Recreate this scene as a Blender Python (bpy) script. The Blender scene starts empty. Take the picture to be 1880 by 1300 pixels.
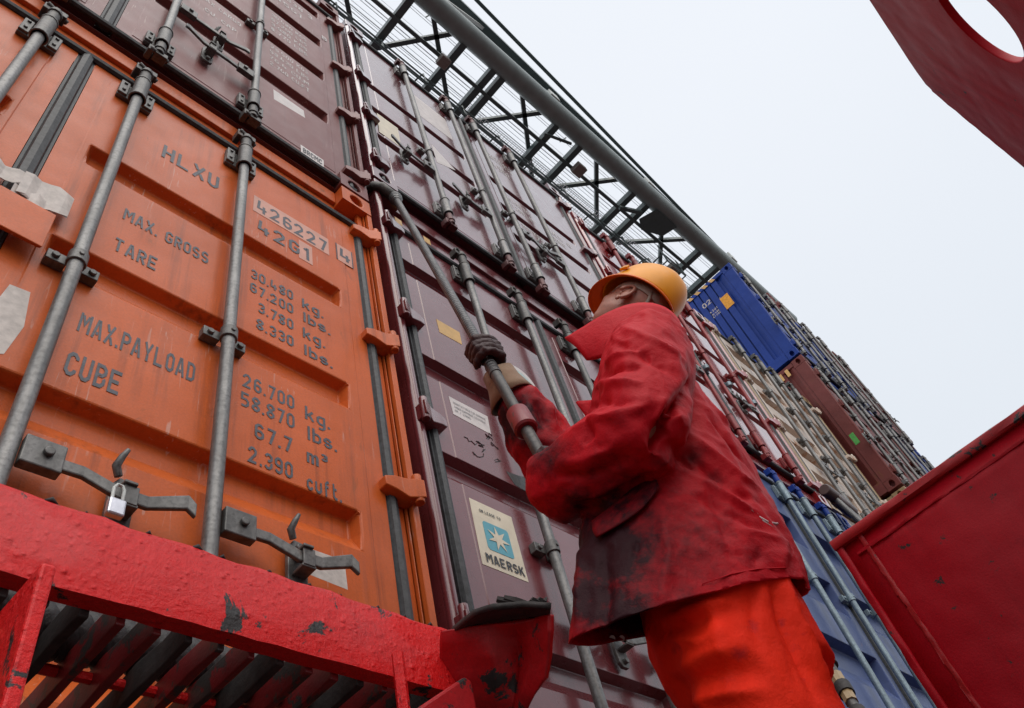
import bpy, bmesh, math, random
import numpy as np
from mathutils import Vector, Matrix
rnd = random.Random(7)
scene = bpy.context.scene
col = scene.collection

# ------------------------------------------------------------------ camera, sky, sun, exposure
F_PX = 1471.2                                   # focal length for an 1880 px wide frame
RX = np.array([.569, -.4535, .6546])
def _rot(a):
    th = np.linalg.norm(a); k = a/th
    K = np.array([[0, -k[2], k[1]], [k[2], 0, -k[0]], [-k[1], k[0], 0]])
    return np.eye(3) + np.sin(th)*K + (1-np.cos(th))*K@K
RC = _rot(RX)
cd = bpy.data.cameras.new('camera'); cam = bpy.data.objects.new('camera', cd); col.objects.link(cam)
cd.sensor_width = 36; cd.lens = F_PX/1880*36; cd.clip_start = .02; cd.clip_end = 2000
m = Matrix.Identity(4)
for i in range(3):
    m[i][0] = RC[0][i]; m[i][1] = -RC[1][i]; m[i][2] = -RC[2][i]
cam.matrix_world = m
scene.camera = cam

SUN_EL, SUN_AZ = math.radians(52), math.radians(205)     # azimuth of the sun seen from above, from +y clockwise
w = bpy.data.worlds.new('World'); scene.world = w; w.use_nodes = True
nt = w.node_tree; nt.nodes.clear()
sky = nt.nodes.new('ShaderNodeTexSky'); sky.sky_type = 'NISHITA'; sky.sun_disc = False
sky.sun_elevation = SUN_EL; sky.sun_rotation = SUN_AZ; sky.air_density = 2; sky.dust_density = 6
cloud = nt.nodes.new('ShaderNodeValToRGB')               # overcast layer: brighter overhead than at the horizon
tc = nt.nodes.new('ShaderNodeTexCoord'); sx = nt.nodes.new('ShaderNodeSeparateXYZ')
nz = nt.nodes.new('ShaderNodeTexNoise'); nz.inputs['Scale'].default_value = 1.6; nz.inputs['Detail'].default_value = 4
cloud.color_ramp.elements[0].color = (.66, .72, .79, 1); cloud.color_ramp.elements[0].position = .02
cloud.color_ramp.elements[1].color = (.885, .915, .965, 1); cloud.color_ramp.elements[1].position = .98
mulk = nt.nodes.new('ShaderNodeMath'); mulk.operation = 'MULTIPLY_ADD'
nt.links.new(tc.outputs['Generated'], sx.inputs[0]); nt.links.new(tc.outputs['Generated'], nz.inputs['Vector'])
nt.links.new(nz.outputs['Fac'], mulk.inputs[0]); mulk.inputs[1].default_value = .26
nt.links.new(sx.outputs['Z'], mulk.inputs[2]); nt.links.new(mulk.outputs[0], cloud.inputs[0])
bg1 = nt.nodes.new('ShaderNodeBackground'); bg1.inputs[1].default_value = .02
bg2 = nt.nodes.new('ShaderNodeBackground'); bg2.inputs[1].default_value = .93
add = nt.nodes.new('ShaderNodeAddShader'); out = nt.nodes.new('ShaderNodeOutputWorld')
nt.links.new(sky.outputs[0], bg1.inputs[0]); nt.links.new(cloud.outputs[0], bg2.inputs[0])
nt.links.new(bg1.outputs[0], add.inputs[0]); nt.links.new(bg2.outputs[0], add.inputs[1]); nt.links.new(add.outputs[0], out.inputs[0])
sl = bpy.data.lights.new('sun', 'SUN'); sl.energy = 1.5; sl.angle = math.radians(60); sl.color = (1, .975, .94)
sun = bpy.data.objects.new('sun', sl); col.objects.link(sun)
sd = Vector((math.sin(SUN_AZ)*math.cos(SUN_EL), math.cos(SUN_AZ)*math.cos(SUN_EL), math.sin(SUN_EL)))
sun.rotation_euler = sd.to_track_quat('Z', 'Y').to_euler()
scene.view_settings.view_transform = 'Standard'; scene.view_settings.look = 'None'
scene.view_settings.exposure = 0.0; scene.view_settings.gamma = 1

# ------------------------------------------------------------------ helpers
def ray(px, py):
    d = RC.T @ np.array([px-940., py-650., F_PX]); return Vector(d)
def at(px, py, depth):                      # a point seen at this pixel of the photo, this many metres in front of the lens
    return ray(px, py)*(depth/F_PX)
def on(px, py, **k):                        # ... where the view line meets a plane x=, y= or z=
    d = ray(px, py); (ax, v), = k.items(); return d*(v/d['xyz'.index(ax)])

def lin(r, g, b):
    f = lambda c: (c/255/12.92) if c/255 <= .04045 else ((c/255+.055)/1.055)**2.4
    return (f(r), f(g), f(b), 1)

class MB:
    def __init__(s): s.v = []; s.f = []
    def add(s, vs, fs):
        n = len(s.v); s.v += [tuple(p) for p in vs]; s.f += [tuple(i+n for i in f) for f in fs]; return s
    def box(s, x0, x1, y0, y1, z0, z1, rot=None, at=None):
        vs = [(x, y, z) for x in (x0, x1) for y in (y0, y1) for z in (z0, z1)]
        if rot is not None: vs = [rot @ Vector(p) for p in vs]
        if at is not None: vs = [Vector(p)+Vector(at) for p in vs]
        return s.add(vs, [(0,1,3,2), (4,6,7,5), (0,4,5,1), (2,3,7,6), (0,2,6,4), (1,5,7,3)])
    def tube(s, pts, r, n=10, caps=True):
        pts = [Vector(p) for p in pts]; k = len(pts)
        rs = r if isinstance(r, (list, tuple)) else [r]*k
        up = None; rings = []
        for i, p in enumerate(pts):
            t = (pts[min(i+1, k-1)]-pts[max(i-1, 0)]).normalized()
            if up is None:
                up = t.orthogonal().normalized()
            up = (up - t*up.dot(t)).normalized(); b = t.cross(up)
            rings.append([p + (up*math.cos(a)+b*math.sin(a))*rs[i] for a in [2*math.pi*j/n for j in range(n)]])
        return s.loft(rings, caps)
    def loft(s, rings, caps=True):
        n = len(rings[0]); vs = [p for r in rings for p in r]; fs = []
        for i in range(len(rings)-1):
            for j in range(n):
                a, b = i*n+j, i*n+(j+1) % n
                fs.append((a, b, b+n, a+n))
        if caps: fs += [tuple(range(n))[::-1], tuple(range((len(rings)-1)*n, len(rings)*n))]
        return s.add(vs, fs)
    def beam(s, p0, p1, wd, ht=None, up=(0,0,1)):
        p0, p1 = Vector(p0), Vector(p1); t = (p1-p0).normalized(); u = Vector(up)
        if abs(t.dot(u)) > .95: u = Vector((0,1,0))
        a = t.cross(u).normalized(); b = a.cross(t).normalized(); ht = ht or wd
        rings = [[p+a*(sx*wd/2)+b*(sy*ht/2) for sx, sy in ((-1,-1),(1,-1),(1,1),(-1,1))] for p in (p0, p1)]
        return s.loft(rings)
    def prism(s, poly, off):                 # closed 3-D polygon pushed along a vector
        poly = [Vector(p) for p in poly]; n = len(poly); off = Vector(off)
        vs = poly+[p+off for p in poly]
        return s.add(vs, [tuple(range(n))[::-1], tuple(range(n, 2*n))]+[(i, (i+1) % n, (i+1) % n+n, i+n) for i in range(n)])
    def holed(s, o, u, v, wu, hv, ru, rv, dp, n=20, hu=0, hv0=0):
        # rectangle (centre o, axes u v) with an oval hole of depth dp along w, closed at the back
        o, u, v = Vector(o), Vector(u), Vector(v); wv = u.cross(v)
        angs = sorted([2*math.pi*i/n for i in range(n)]+[math.atan2(a*hv/2, b*wu/2) % (2*math.pi) for a in (-1,1) for b in (-1,1)])
        O = []; I = []
        for a in angs:
            c, q = math.cos(a), math.sin(a); t = min(wu/2/abs(c) if abs(c) > 1e-6 else 1e9, hv/2/abs(q) if abs(q) > 1e-6 else 1e9)
            O.append(o+u*c*t+v*q*t)
            if ru > rv: e = max(-1, min(1, (c*ru)/(ru))) ; I.append(o+u*(hu+ru*c)+v*(hv0+rv*q))
            else: I.append(o+u*(hu+ru*c)+v*(hv0+rv*q))
        B = [p+wv*dp for p in I]; k = len(angs)
        fs = [(i, (i+1) % k, (i+1) % k+k, i+k) for i in range(k)]+[(i+k, (i+1) % k+k, (i+1) % k+2*k, i+2*k) for i in range(k)]
        fs.append(tuple(range(2*k, 3*k)))
        return s.add(O+I+B, fs)
    def build(s, name, mat, parent=None, origin=(0,0,0), smooth=False, bevel=0, seg=2, fix=True):
        o = Vector(origin); me = bpy.data.meshes.new(name)
        me.from_pydata([tuple(Vector(p)-o) for p in s.v], [], s.f); me.update()
        if fix:
            b = bmesh.new(); b.from_mesh(me); bmesh.ops.recalc_face_normals(b, faces=b.faces); b.to_mesh(me); b.free()
        ob = bpy.data.objects.new(name, me); col.objects.link(ob)
        if mat: me.materials.append(mat)
        if parent: ob.parent = parent
        else: ob.location = o
        if smooth:
            me.polygons.foreach_set('use_smooth', [True]*len(me.polygons))
            if smooth != 'all': smooth_by_angle(me, math.radians(40))
        if bevel:
            md = ob.modifiers.new('bevel', 'BEVEL'); md.width = bevel; md.segments = seg; md.limit_method = 'ANGLE'; md.angle_limit = math.radians(35)
            md.harden_normals = False
        return ob
def smooth_by_angle(me, ang):
    b = bmesh.new(); b.from_mesh(me)
    for e in b.edges:
        e.smooth = not (len(e.link_faces) == 2 and e.calc_face_angle(0) > ang)
    b.to_mesh(me); b.free()

BAKE = bpy.data.scenes.new('bake')
def baked(o):
    # mesh of an object with its modifiers applied, evaluated in a scratch scene of its own
    BAKE.collection.objects.link(o); vl = BAKE.view_layers[0]; vl.update(); dg = vl.depsgraph
    me = bpy.data.meshes.new_from_object(o.evaluated_get(dg)); bpy.data.objects.remove(o); return me
def tag(o, label=None, cat=None, group=None, kind=None):
    if label: o['label'] = label
    if cat: o['category'] = cat
    if group: o['group'] = group
    if kind: o['kind'] = kind
    return o
def empty(name, loc, label, cat, group=None):
    o = bpy.data.objects.new(name, None); col.objects.link(o); o.location = loc; o.empty_display_size = .1
    return tag(o, label, cat, group)

# ------------------------------------------------------------------ materials
def N(nt, t, **k):
    n = nt.nodes.new(t)
    for a, v in k.items():
        if a in n.inputs: n.inputs[a].default_value = v
        else: setattr(n, a, v)
    return n
def ramp(nt, src, p0, p1, c0=(0,0,0,1), c1=(1,1,1,1)):
    r = nt.nodes.new('ShaderNodeValToRGB'); e = r.color_ramp.elements
    e[0].position, e[1].position = p0, p1; e[0].color, e[1].color = c0, c1
    nt.links.new(src, r.inputs[0]); return r
def noise(nt, scale, detail=5, vec=None, rough=.55, dist=0):
    n = N(nt, 'ShaderNodeTexNoise'); n.inputs['Scale'].default_value = scale; n.inputs['Detail'].default_value = detail
    n.inputs['Roughness'].default_value = rough; n.inputs['Distortion'].default_value = dist
    if vec: nt.links.new(vec, n.inputs['Vector'])
    return n
def mixc(nt, fac, a, b, mode='MIX'):
    x = N(nt, 'ShaderNodeMix'); x.data_type = 'RGBA'; x.blend_type = mode
    for inp, v in ((x.inputs[0], fac), (x.inputs[6], a), (x.inputs[7], b)):
        if hasattr(v, 'is_output') or hasattr(v, 'links'): nt.links.new(v, inp)
        else: inp.default_value = v
    return x.outputs[2]
def base_mat(name):
    m = bpy.data.materials.new(name); m.use_nodes = True; nt = m.node_tree
    return m, nt, nt.nodes['Principled BSDF'], N(nt, 'ShaderNodeTexCoord')
def mapped(nt, tc, scale, rot=(0,0,0)):
    mp = N(nt, 'ShaderNodeMapping'); mp.inputs['Scale'].default_value = scale; mp.inputs['Rotation'].default_value = rot
    nt.links.new(tc.outputs['Object'], mp.inputs[0]); return mp.outputs[0]
def bumps(nt, bs, items):
    prev = None
    for src, st, dist in items:
        b = N(nt, 'ShaderNodeBump'); b.inputs['Strength'].default_value = st; b.inputs['Distance'].default_value = dist
        nt.links.new(src, b.inputs['Height'])
        if prev: nt.links.new(prev.outputs[0], b.inputs['Normal'])
        prev = b
    nt.links.new(prev.outputs[0], bs.inputs['Normal'])

def paint(name, c, dirt=None, rust=.0, streak=.35, rough=.38, pale=.0, rustc=(.10,.035,.015,1), drops=False, chip=0., wave=1., chipc=(.03,.028,.028,1), orange=.4, coat=.35, coatr=.22, spec=.5, cior=1.5):
    m, nt, bs, tc = base_mat(name)
    c = tuple(c[:3])+(1,); dk = tuple(x*.45 for x in c[:3])+(1,) if dirt is None else tuple(dirt[:3])+(1,)
    obj = tc.outputs['Object']
    big = noise(nt, 2.2, 6, obj)
    cc = mixc(nt, ramp(nt, big.outputs['Fac'], .35, .7).outputs[0], tuple(x*.86 for x in c[:3])+(1,), tuple(min(1, x*1.1) for x in c[:3])+(1,))
    fine = noise(nt, 160, 3, obj)
    cc = mixc(nt, ramp(nt, fine.outputs['Fac'], .35, .75).outputs[0], cc, mixc(nt, .22, cc, dk))
    st = noise(nt, 1.0, 6, mapped(nt, tc, (38, 38, 1.6)), .6)          # rain streaks run downwards
    stm = noise(nt, 3.0, 4, obj)
    mk = N(nt, 'ShaderNodeMath', operation='MULTIPLY'); 
    nt.links.new(ramp(nt, st.outputs['Fac'], .48, .72).outputs[0], mk.inputs[0]); nt.links.new(ramp(nt, stm.outputs['Fac'], .42, .62).outputs[0], mk.inputs[1])
    sc = N(nt, 'ShaderNodeMath', operation='MULTIPLY'); nt.links.new(mk.outputs[0], sc.inputs[0]); sc.inputs[1].default_value = streak
    cc = mixc(nt, sc.outputs[0], cc, dk)
    if pale:
        ps = noise(nt, 1.0, 4, mapped(nt, tc, (55, 55, 4.5)), .5, 1.6); pm = noise(nt, 2.6, 3, obj)
        mk = N(nt, 'ShaderNodeMath', operation='MULTIPLY')
        nt.links.new(ramp(nt, ps.outputs['Fac'], .63, .70).outputs[0], mk.inputs[0]); nt.links.new(ramp(nt, pm.outputs['Fac'], .5, .62).outputs[0], mk.inputs[1])
        sc = N(nt, 'ShaderNodeMath', operation='MULTIPLY'); nt.links.new(mk.outputs[0], sc.inputs[0]); sc.inputs[1].default_value = pale
        cc = mixc(nt, sc.outputs[0], cc, (.62,.48,.42,1))
    if rust:
        rn = noise(nt, 7, 9, mapped(nt, tc, (1, 1, .45)), .68, .6)
        rr = ramp(nt, rn.outputs['Fac'], .66-rust*.16, .74-rust*.14)
        cc = mixc(nt, rr.outputs[0], cc, mixc(nt, fine.outputs['Fac'], rustc, tuple(x*2.2 for x in rustc[:3])+(1,)))
    if chip:
        cn = noise(nt, 13, 8, obj, .7, .4); cr = ramp(nt, cn.outputs['Fac'], .70-chip*.15, .72-chip*.15)
        cc = mixc(nt, cr.outputs[0], cc, chipc)
        c2 = noise(nt, 34, 9, obj, .75, .2); cc = mixc(nt, ramp(nt, c2.outputs['Fac'], .73-chip*.10, .76-chip*.10).outputs[0], cc, mixc(nt, .5, chipc, (.10,.05,.04,1)))
        sc2 = noise(nt, 5, 6, obj, .7); cc = mixc(nt, ramp(nt, sc2.outputs['Fac'], .60, .75).outputs[0], cc, mixc(nt, .30, cc, dk))
    nt.links.new(cc, bs.inputs['Base Color'])
    rn2 = noise(nt, 9, 5, obj)
    rr = N(nt, 'ShaderNodeMapRange'); rr.inputs[3].default_value = rough-.10; rr.inputs[4].default_value = rough+.16
    nt.links.new(rn2.outputs['Fac'], rr.inputs[0]); nt.links.new(rr.outputs[0], bs.inputs['Roughness'])
    dent = noise(nt, 4.5, 2, obj)
    items = [(dent.outputs['Fac'], .25*wave, .03), (noise(nt, 210, 2, obj).outputs['Fac'], orange, .0012)]
    if drops:
        for sc_, thr, hh in ((62, .30, .0035), (120, .36, .0022)):
            vo = N(nt, 'ShaderNodeTexVoronoi'); vo.inputs['Scale'].default_value = sc_; nt.links.new(obj, vo.inputs['Vector'])
            d = ramp(nt, vo.outputs['Distance'], .0, thr, (1,1,1,1), (0,0,0,1)); d.color_ramp.interpolation = 'B_SPLINE'
            sp = N(nt, 'ShaderNodeSeparateColor'); nt.links.new(vo.outputs['Color'], sp.inputs[0])
            pick = ramp(nt, sp.outputs[0], .66, .68)
            mk = N(nt, 'ShaderNodeMath', operation='MULTIPLY'); nt.links.new(d.outputs[0], mk.inputs[0]); nt.links.new(pick.outputs[0], mk.inputs[1])
            items.append((mk.outputs[0], .9, hh))
        items.append((noise(nt, 55, 8, obj, .7).outputs['Fac'], .8, .005))
    bumps(nt, bs, items)
    bs.inputs['Coat Weight'].default_value = coat; bs.inputs['Coat IOR'].default_value = cior; bs.inputs['Coat Roughness'].default_value = coatr; bs.inputs['Specular IOR Level'].default_value = spec
    return m
def metal(name, c, rough=.5, metallic=.55, rust=.3, ring=False):
    m, nt, bs, tc = base_mat(name); obj = tc.outputs['Object']
    n1 = noise(nt, 18, 8, mapped(nt, tc, (1,1,.25)), .65); n2 = noise(nt, 90, 4, obj)
    c = tuple(c[:3])+(1,)
    cc = mixc(nt, ramp(nt, n1.outputs['Fac'], .35, .7).outputs[0], tuple(x*.6 for x in c[:3])+(1,), tuple(x*1.25 for x in c[:3])+(1,))
    cc = mixc(nt, ramp(nt, n2.outputs['Fac'], .45, .8).outputs[0], cc, tuple(x*.4 for x in c[:3])+(1,))
    if rust:
        r = noise(nt, 9, 8, obj, .7); cc = mixc(nt, ramp(nt, r.outputs['Fac'], .66-.2*rust, .78-.2*rust).outputs[0], cc, (.09,.04,.022,1))
    nt.links.new(cc, bs.inputs['Base Color']); bs.inputs['Metallic'].default_value = metallic; bs.inputs['Roughness'].default_value = rough
    bumps(nt, bs, [(n2.outputs['Fac'], .35, .002), (n1.outputs['Fac'], .2, .004)])
    return m
def plain(name, c, rough=.6, metallic=0., var=.25, scale=30, bump=.2, bd=.003, stretch=(1,1,1)):
    m, nt, bs, tc = base_mat(name); v = mapped(nt, tc, stretch)
    n = noise(nt, scale, 6, v, .6); c = tuple(c[:3])+(1,)
    cc = mixc(nt, ramp(nt, n.outputs['Fac'], .3, .7).outputs[0], tuple(x*(1-var) for x in c[:3])+(1,), tuple(min(1, x*(1+var)) for x in c[:3])+(1,))
    nt.links.new(cc, bs.inputs['Base Color']); bs.inputs['Roughness'].default_value = rough; bs.inputs['Metallic'].default_value = metallic
    if bump: bumps(nt, bs, [(n.outputs['Fac'], bump, bd)])
    return m

ORANGE = paint('orange paint', (.61,.118,.022), dirt=(.22,.050,.018), streak=.8, pale=.45, rough=.36, rust=.26, rustc=(.20,.050,.012,1), coat=.08, coatr=.15, spec=.2)
MAROON = paint('dull maroon paint', (.20,.058,.052), dirt=(.10,.03,.03), streak=.5, pale=.45, rough=.42, coat=.12, spec=.3)
WINE = paint('wine paint', (.165,.030,.036), dirt=(.06,.010,.012), streak=.4, rough=.26, wave=.7, coat=1, coatr=.15, cior=1.42, spec=.3)
WINE2 = paint('worn wine paint', (.155,.030,.040), dirt=(.07,.014,.014), streak=.6, rough=.26, pale=.10, wave=.6, coat=1, coatr=.12, cior=1.55, spec=.3)
REDC = paint('red container paint', (.30,.014,.018), dirt=(.17,.010,.012), rough=.24, streak=.25, wave=.6, coat=1, coatr=.12, cior=1.75)
BLUEG = paint('slate blue paint', (.05,.08,.215), dirt=(.03,.04,.08), coat=.1, spec=.35, rough=.38, rust=.15, streak=.5)
CREAM = paint('rusty cream paint', (.60,.50,.42), dirt=(.32,.17,.08), streak=.75, rust=.75, rustc=(.24,.10,.035,1), rough=.5)
TAN = paint('tan paint', (.33,.22,.10), dirt=(.16,.10,.05), rust=.4, rough=.5)
DBLUE = paint('deep blue paint', (.012,.045,.27), dirt=(.01,.03,.12), rough=.42, streak=.3, coat=0, spec=.2)
BROWN = paint('brown red paint', (.17,.036,.032), dirt=(.09,.03,.02), rust=.45, rough=.5, coat=0, spec=.25)
GREYC = paint('grey container paint', (.26,.26,.29), dirt=(.12,.10,.10), rust=.3, rough=.5)
RED = paint('red ship paint', (.74,.010,.011), dirt=(.20,.008,.012), streak=.2, rough=.34, drops=True, chip=.66, wave=1.6, coat=.16, coatr=.08, spec=.22)
REDP = paint('dark red plate paint', (.43,.002,.012), dirt=(.13,.004,.010), streak=.3, rough=.5, chip=.42, wave=2.2, coat=.06, spec=.18)
REDE = paint('chipped red edge paint', (.42,.014,.018), dirt=(.1,.01,.01), streak=.2, rough=.42, chip=.75, wave=2, coat=.1, spec=.3)
CHAR = paint('charred red paint', (.46,.008,.012), dirt=(.1,.008,.01), streak=.1, rough=.36, chip=.50, wave=2, coat=.15, spec=.35)
STEELM = metal('dull grey fitting', (.15,.145,.14), .5, .45, .15)
STEEL = metal('galvanised bar', (.21,.205,.20), .45, .45, .12)
STEELR = metal('red painted bar', (.27,.018,.020), .4, .1, .1)
LUGM = metal('maroon fitting', (.12,.03,.03), .45, .2, .3)
STEELB = metal('blue grey bar', (.24,.31,.35), .42, .3, .05)
STEELD = metal('dark worn steel', (.10,.094,.09), .5, .5, .3)
RODM = metal('lashing rod steel', (.16,.155,.155), .38, .6, .15)
RUBBER = plain('black rubber', (.035,.037,.04), .55, 0, .6, 60, .4)
GREEN = paint('dark green crane paint', (.06,.10,.10), dirt=(.03,.05,.05), rough=.45, streak=.2)
GREENP = paint('grey green tube paint', (.20,.24,.23), dirt=(.10,.12,.11), rough=.42, streak=.2)
CABLE = plain('steel cable', (.78,.80,.84), .5, .5, .2)
PALE = plain('pale grey paint', (.5,.52,.5), .5)
def worn(m, lo=.30, hi=.42):
    nt = m.node_tree; bs = nt.nodes['Principled BSDF']; tc = N(nt, 'ShaderNodeTexCoord')
    a = noise(nt, 55, 8, tc.outputs['Object'], .75); nt.links.new(ramp(nt, a.outputs['Fac'], lo, hi).outputs[0], bs.inputs['Alpha']); return m
INK = worn(plain('dark blue grey lettering paint', (.060,.062,.078), .5, 0, .4, 90, .1, .0005))
WHITEINK = worn(plain('worn white lettering paint', (.55,.50,.48), .5, 0, .3, 90, .1, .0005), .36, .50)
PAPER = plain('weathered white sticker', (.62,.56,.54), .5, 0, .12, 25, .1, .001)
CREAMP = plain('cream sticker', (.66,.58,.44), .45, 0, .1, 20, .05, .001)
YELP = plain('yellow sticker', (.62,.37,.12), .45, 0, .12, 30, .05, .001)
TEAL = plain('pale blue print', (.09,.34,.42), .45, 0, .08, 30, 0)
BLACK = plain('black print', (.02,.022,.03), .5, 0, .2, 30, 0)
TAPE = plain('torn grey tape', (.52,.46,.42), .55, 0, .2, 40, .5, .003)
GRIME = plain('blackened steel', (.026,.021,.020), .72, 0, .6, 40, .5, .004)
DECK = plain('wet steel deck', (.06,.03,.028), .35, 0, .5, 3, .3, .01)

# ------------------------------------------------------------------ deck
d = MB().box(-300, 300, -300, 300, -1.5, -1.3).build('deck', DECK); d['kind'] = 'structure'
for x0_, x1_, y0_, z1_ in ((-3, 8.27, 1.345, .44), (8.29, 13.2, 1.09, 2.38)):
    h_ = MB().box(x0_, x1_, y0_, 14, -1.295, z1_).build('hatch_cover', DECK); h_['kind'] = 'structure'

# ------------------------------------------------------------------ containers
YF = 1.31
# stencil alphabet: each glyph is a few ribbons (centre lines) on a cell about .56 wide and 1 high
def _glyphs():
    l, r, b, t, m, h, q, c = .08, .48, .08, .92, .28, .075, .5, .13
    loop = lambda y0, y1: [(l+c,y0), (r-c,y0), (r,y0+c), (r,y1-c), (r-c,y1), (l+c,y1), (l,y1-c), (l,y0+c), None]
    six = [[(r,t-c), (r-c,t), (l+c,t), (l,t-c), (l,b+c), (l+c,b), (r-c,b), (r,b+c), (r,q-c+.04), (r-c,q+.02), (l+h,q+.02)]]
    rot = lambda g: [[(.56-x, 1-y) for x, y in p] for p in g]
    S = lambda y: [[(r,y-c), (r-c,y), (l+c,y), (l,y-c), (l,y/2+.04+c*.7), (l+c,y/2+.04), (r-c,y/2+.04), (r,y/2+.04-c*.7), (r,b+c), (r-c,b), (l+c,b), (l,b+c)]]
    G = {'A': [[(l-.03,0), (m-.045,.93), (m+.045,.93), (r+.03,0)], [(l+.13,.28), (r-.13,.28)]],
     'B': [[(l,0), (l,1)], [(l+h,t), (r-c,t), (r,t-c), (r,q+c), (r-c,q+.02), (l+h,q+.02)], [(r-.03,q-h-.02), (r,q-h-.06), (r,b+c), (r-c,b), (l+h,b)]],
     'C': [[(r,t-c-.08), (r,t-c), (r-c,t), (l+c,t), (l,t-c), (l,b+c), (l+c,b), (r-c,b), (r,b+c), (r,b+c+.08)]],
     'D': [[(l,0), (l,1)], [(l+h,t), (r-c,t), (r,t-c), (r,b+c), (r-c,b), (l+h,b)]],
     'E': [[(r+h,t), (l,t), (l,b), (r+h,b)], [(l+h,q), (r,q)]], 'F': [[(r+h,t), (l,t), (l,0)], [(l+h,q), (r,q)]],
     'G': [[(r,t-c-.04), (r,t-c), (r-c,t), (l+c,t), (l,t-c), (l,b+c), (l+c,b), (r-c,b), (r,b+c), (r,.46), (m,.46)]],
     'H': [[(l,0), (l,1)], [(r,0), (r,1)], [(l+h,q), (r-h,q)]], 'I': [[(l,0), (l,1)]],
     'K': [[(l,0), (l,1)], [(l+h,.42), (r+.02,1)], [(l+.23,.50), (r+.04,0)]], 'L': [[(l,1), (l,b), (r+h,b)]],
     'M': [[(l,0), (l,1)], [(.64,0), (.64,1)], [(l+h+.03,.90), (.36,.46), (.64-h-.03,.90)]],
     'N': [[(l,0), (l,1)], [(r,0), (r,1)], [(l+h+.03,.86), (r-h-.03,.14)]], 'O': [loop(b, t)],
     'P': [[(l,0), (l,t), (r-c,t), (r,t-c), (r,q+c*.8), (r-c,q-.02), (l+h,q-.02)]],
     'R': [[(l,0), (l,t), (r-c,t), (r,t-c), (r,q+c*.8), (r-c,q), (l+h,q)], [(m+.02,q-h-.01), (r,0)]],
     'S': S(t), 'T': [[(l-.06,t), (r+.06,t)], [(m,t-h), (m,0)]], 'U': [[(l,1), (l,b+c), (l+c,b), (r-c,b), (r,b+c), (r,1)]],
     'V': [[(l-.02,1), (m,.06), (r+.02,1)]], 'X': [[(l-.02,0), (r+.02,1)], [(l-.02,1), (m-.06,.62)], [(m+.06,.38), (r+.02,0)]],
     'Y': [[(l-.02,1), (m,.46), (r+.02,1)], [(m,.36), (m,0)]], 'Z': [[(l,t), (r,t), (l,b), (r+h,b)]],
     '0': [loop(b, t)], '1': [[(m,0), (m,1)], [(m-h,.90), (l+.03,.74)]],
     '2': [[(l,.70), (l,t-c), (l+c,t), (r-c,t), (r,t-c), (r,.60), (l+.02,b), (r+h,b)]],
     '3': [[(l,t-c), (l+c,t), (r-c,t), (r,t-c), (r,q+c), (r-c,q+.02), (m-.05,q+.02)], [(r-.04,q-h-.02), (r,q-h-.07), (r,b+c), (r-c,b), (l+c,b), (l,b+c)]],
     '4': [[(l+.05,1), (l,.32), (r+h,.32)], [(r-.08,.60), (r-.08,.32+h)], [(r-.08,.32-h), (r-.08,0)]],
     '5': [[(r+.03,t), (l,t), (l,q+.05), (r-c,q+.05), (r,q-c+.05), (r,b+c), (r-c,b), (l-.02,b)]], '6': six, '9': rot(six), '7': [[(l-.02,t), (r,t), (m-.06,0)]],
     '8': [loop(q+.08, t), loop(b, q-.08)], '.': [[(.08,0), (.08,.15)]], '/': [[(l,0), (r,1)]], ' ': [],
     'k': [[(l,0), (l,1)], [(l+h,.30), (r,.70)], [(l+.22,.36), (r+.02,0)]],
     'g': [[(r,.70), (r,-.14), (r-c,-.27), (l+.05,-.27)], [(r-h,.62), (l+c,.62), (l,.62-c), (l,b+c), (l+c,b), (r-h,b)]],
     'l': [[(l,0), (l,1)]], 'b': [[(l,0), (l,1)], [(l+h,.62), (r-c,.62), (r,.62-c), (r,b+c), (r-c,b), (l+h,b)]], 's': S(.64),
     'm': [[(l,0), (l,.70)], [(l+h,.62), (.28,.62), (.34,.55), (.34,0)], [(.34+h,.62), (.54,.62), (.60,.55), (.60,0)]],
     'c': [[(r,.62-c), (r-c,.62), (l+c,.62), (l,.62-c), (l,b+c), (l+c,b), (r-c,b), (r,b+c)]], 'u': [[(l,.70), (l,b+c), (l+c,b), (r-c,b), (r,b+c), (r,.70)]],
     'f': [[(l+.12,0), (l+.12,t-c), (l+.12+c,t), (r-.02,t)], [(l+.12+h,.62), (r-.06,.62)]], 't': [[(l+.10,1), (l+.10,b+c), (l+.10+c,b), (r-.02,b)], [(l+.10+h,.66), (r-.06,.66)]]}
    G['\u00b3'] = [[(x*.7, .55+y*.45) for x, y in p] for p in G['3']]
    return G
GLYPH = _glyphs()
def ribbon(pts, hw):
    closed = pts[-1] is None; P = [Vector(p) for p in pts if p is not None]; n = len(P); L = []; Rr = []
    for i in range(n):
        a = P[i-1] if (i > 0 or closed) else None; c = P[(i+1) % n] if (i < n-1 or closed) else None
        d0 = (P[i]-a).normalized() if a is not None else (c-P[i]).normalized(); d1 = (c-P[i]).normalized() if c is not None else d0
        n0 = Vector((-d0.y, d0.x)); n1 = Vector((-d1.y, d1.x)); mm = (n0+n1).normalized(); k = hw/max(.45, mm.dot(n0))
        L.append(P[i]+mm*k); Rr.append(P[i]-mm*k)
    V = L+Rr; f = [(i, (i+1) % n, (i+1) % n+n, i+n) for i in range(n if closed else n-1)]
    return V, f
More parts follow.
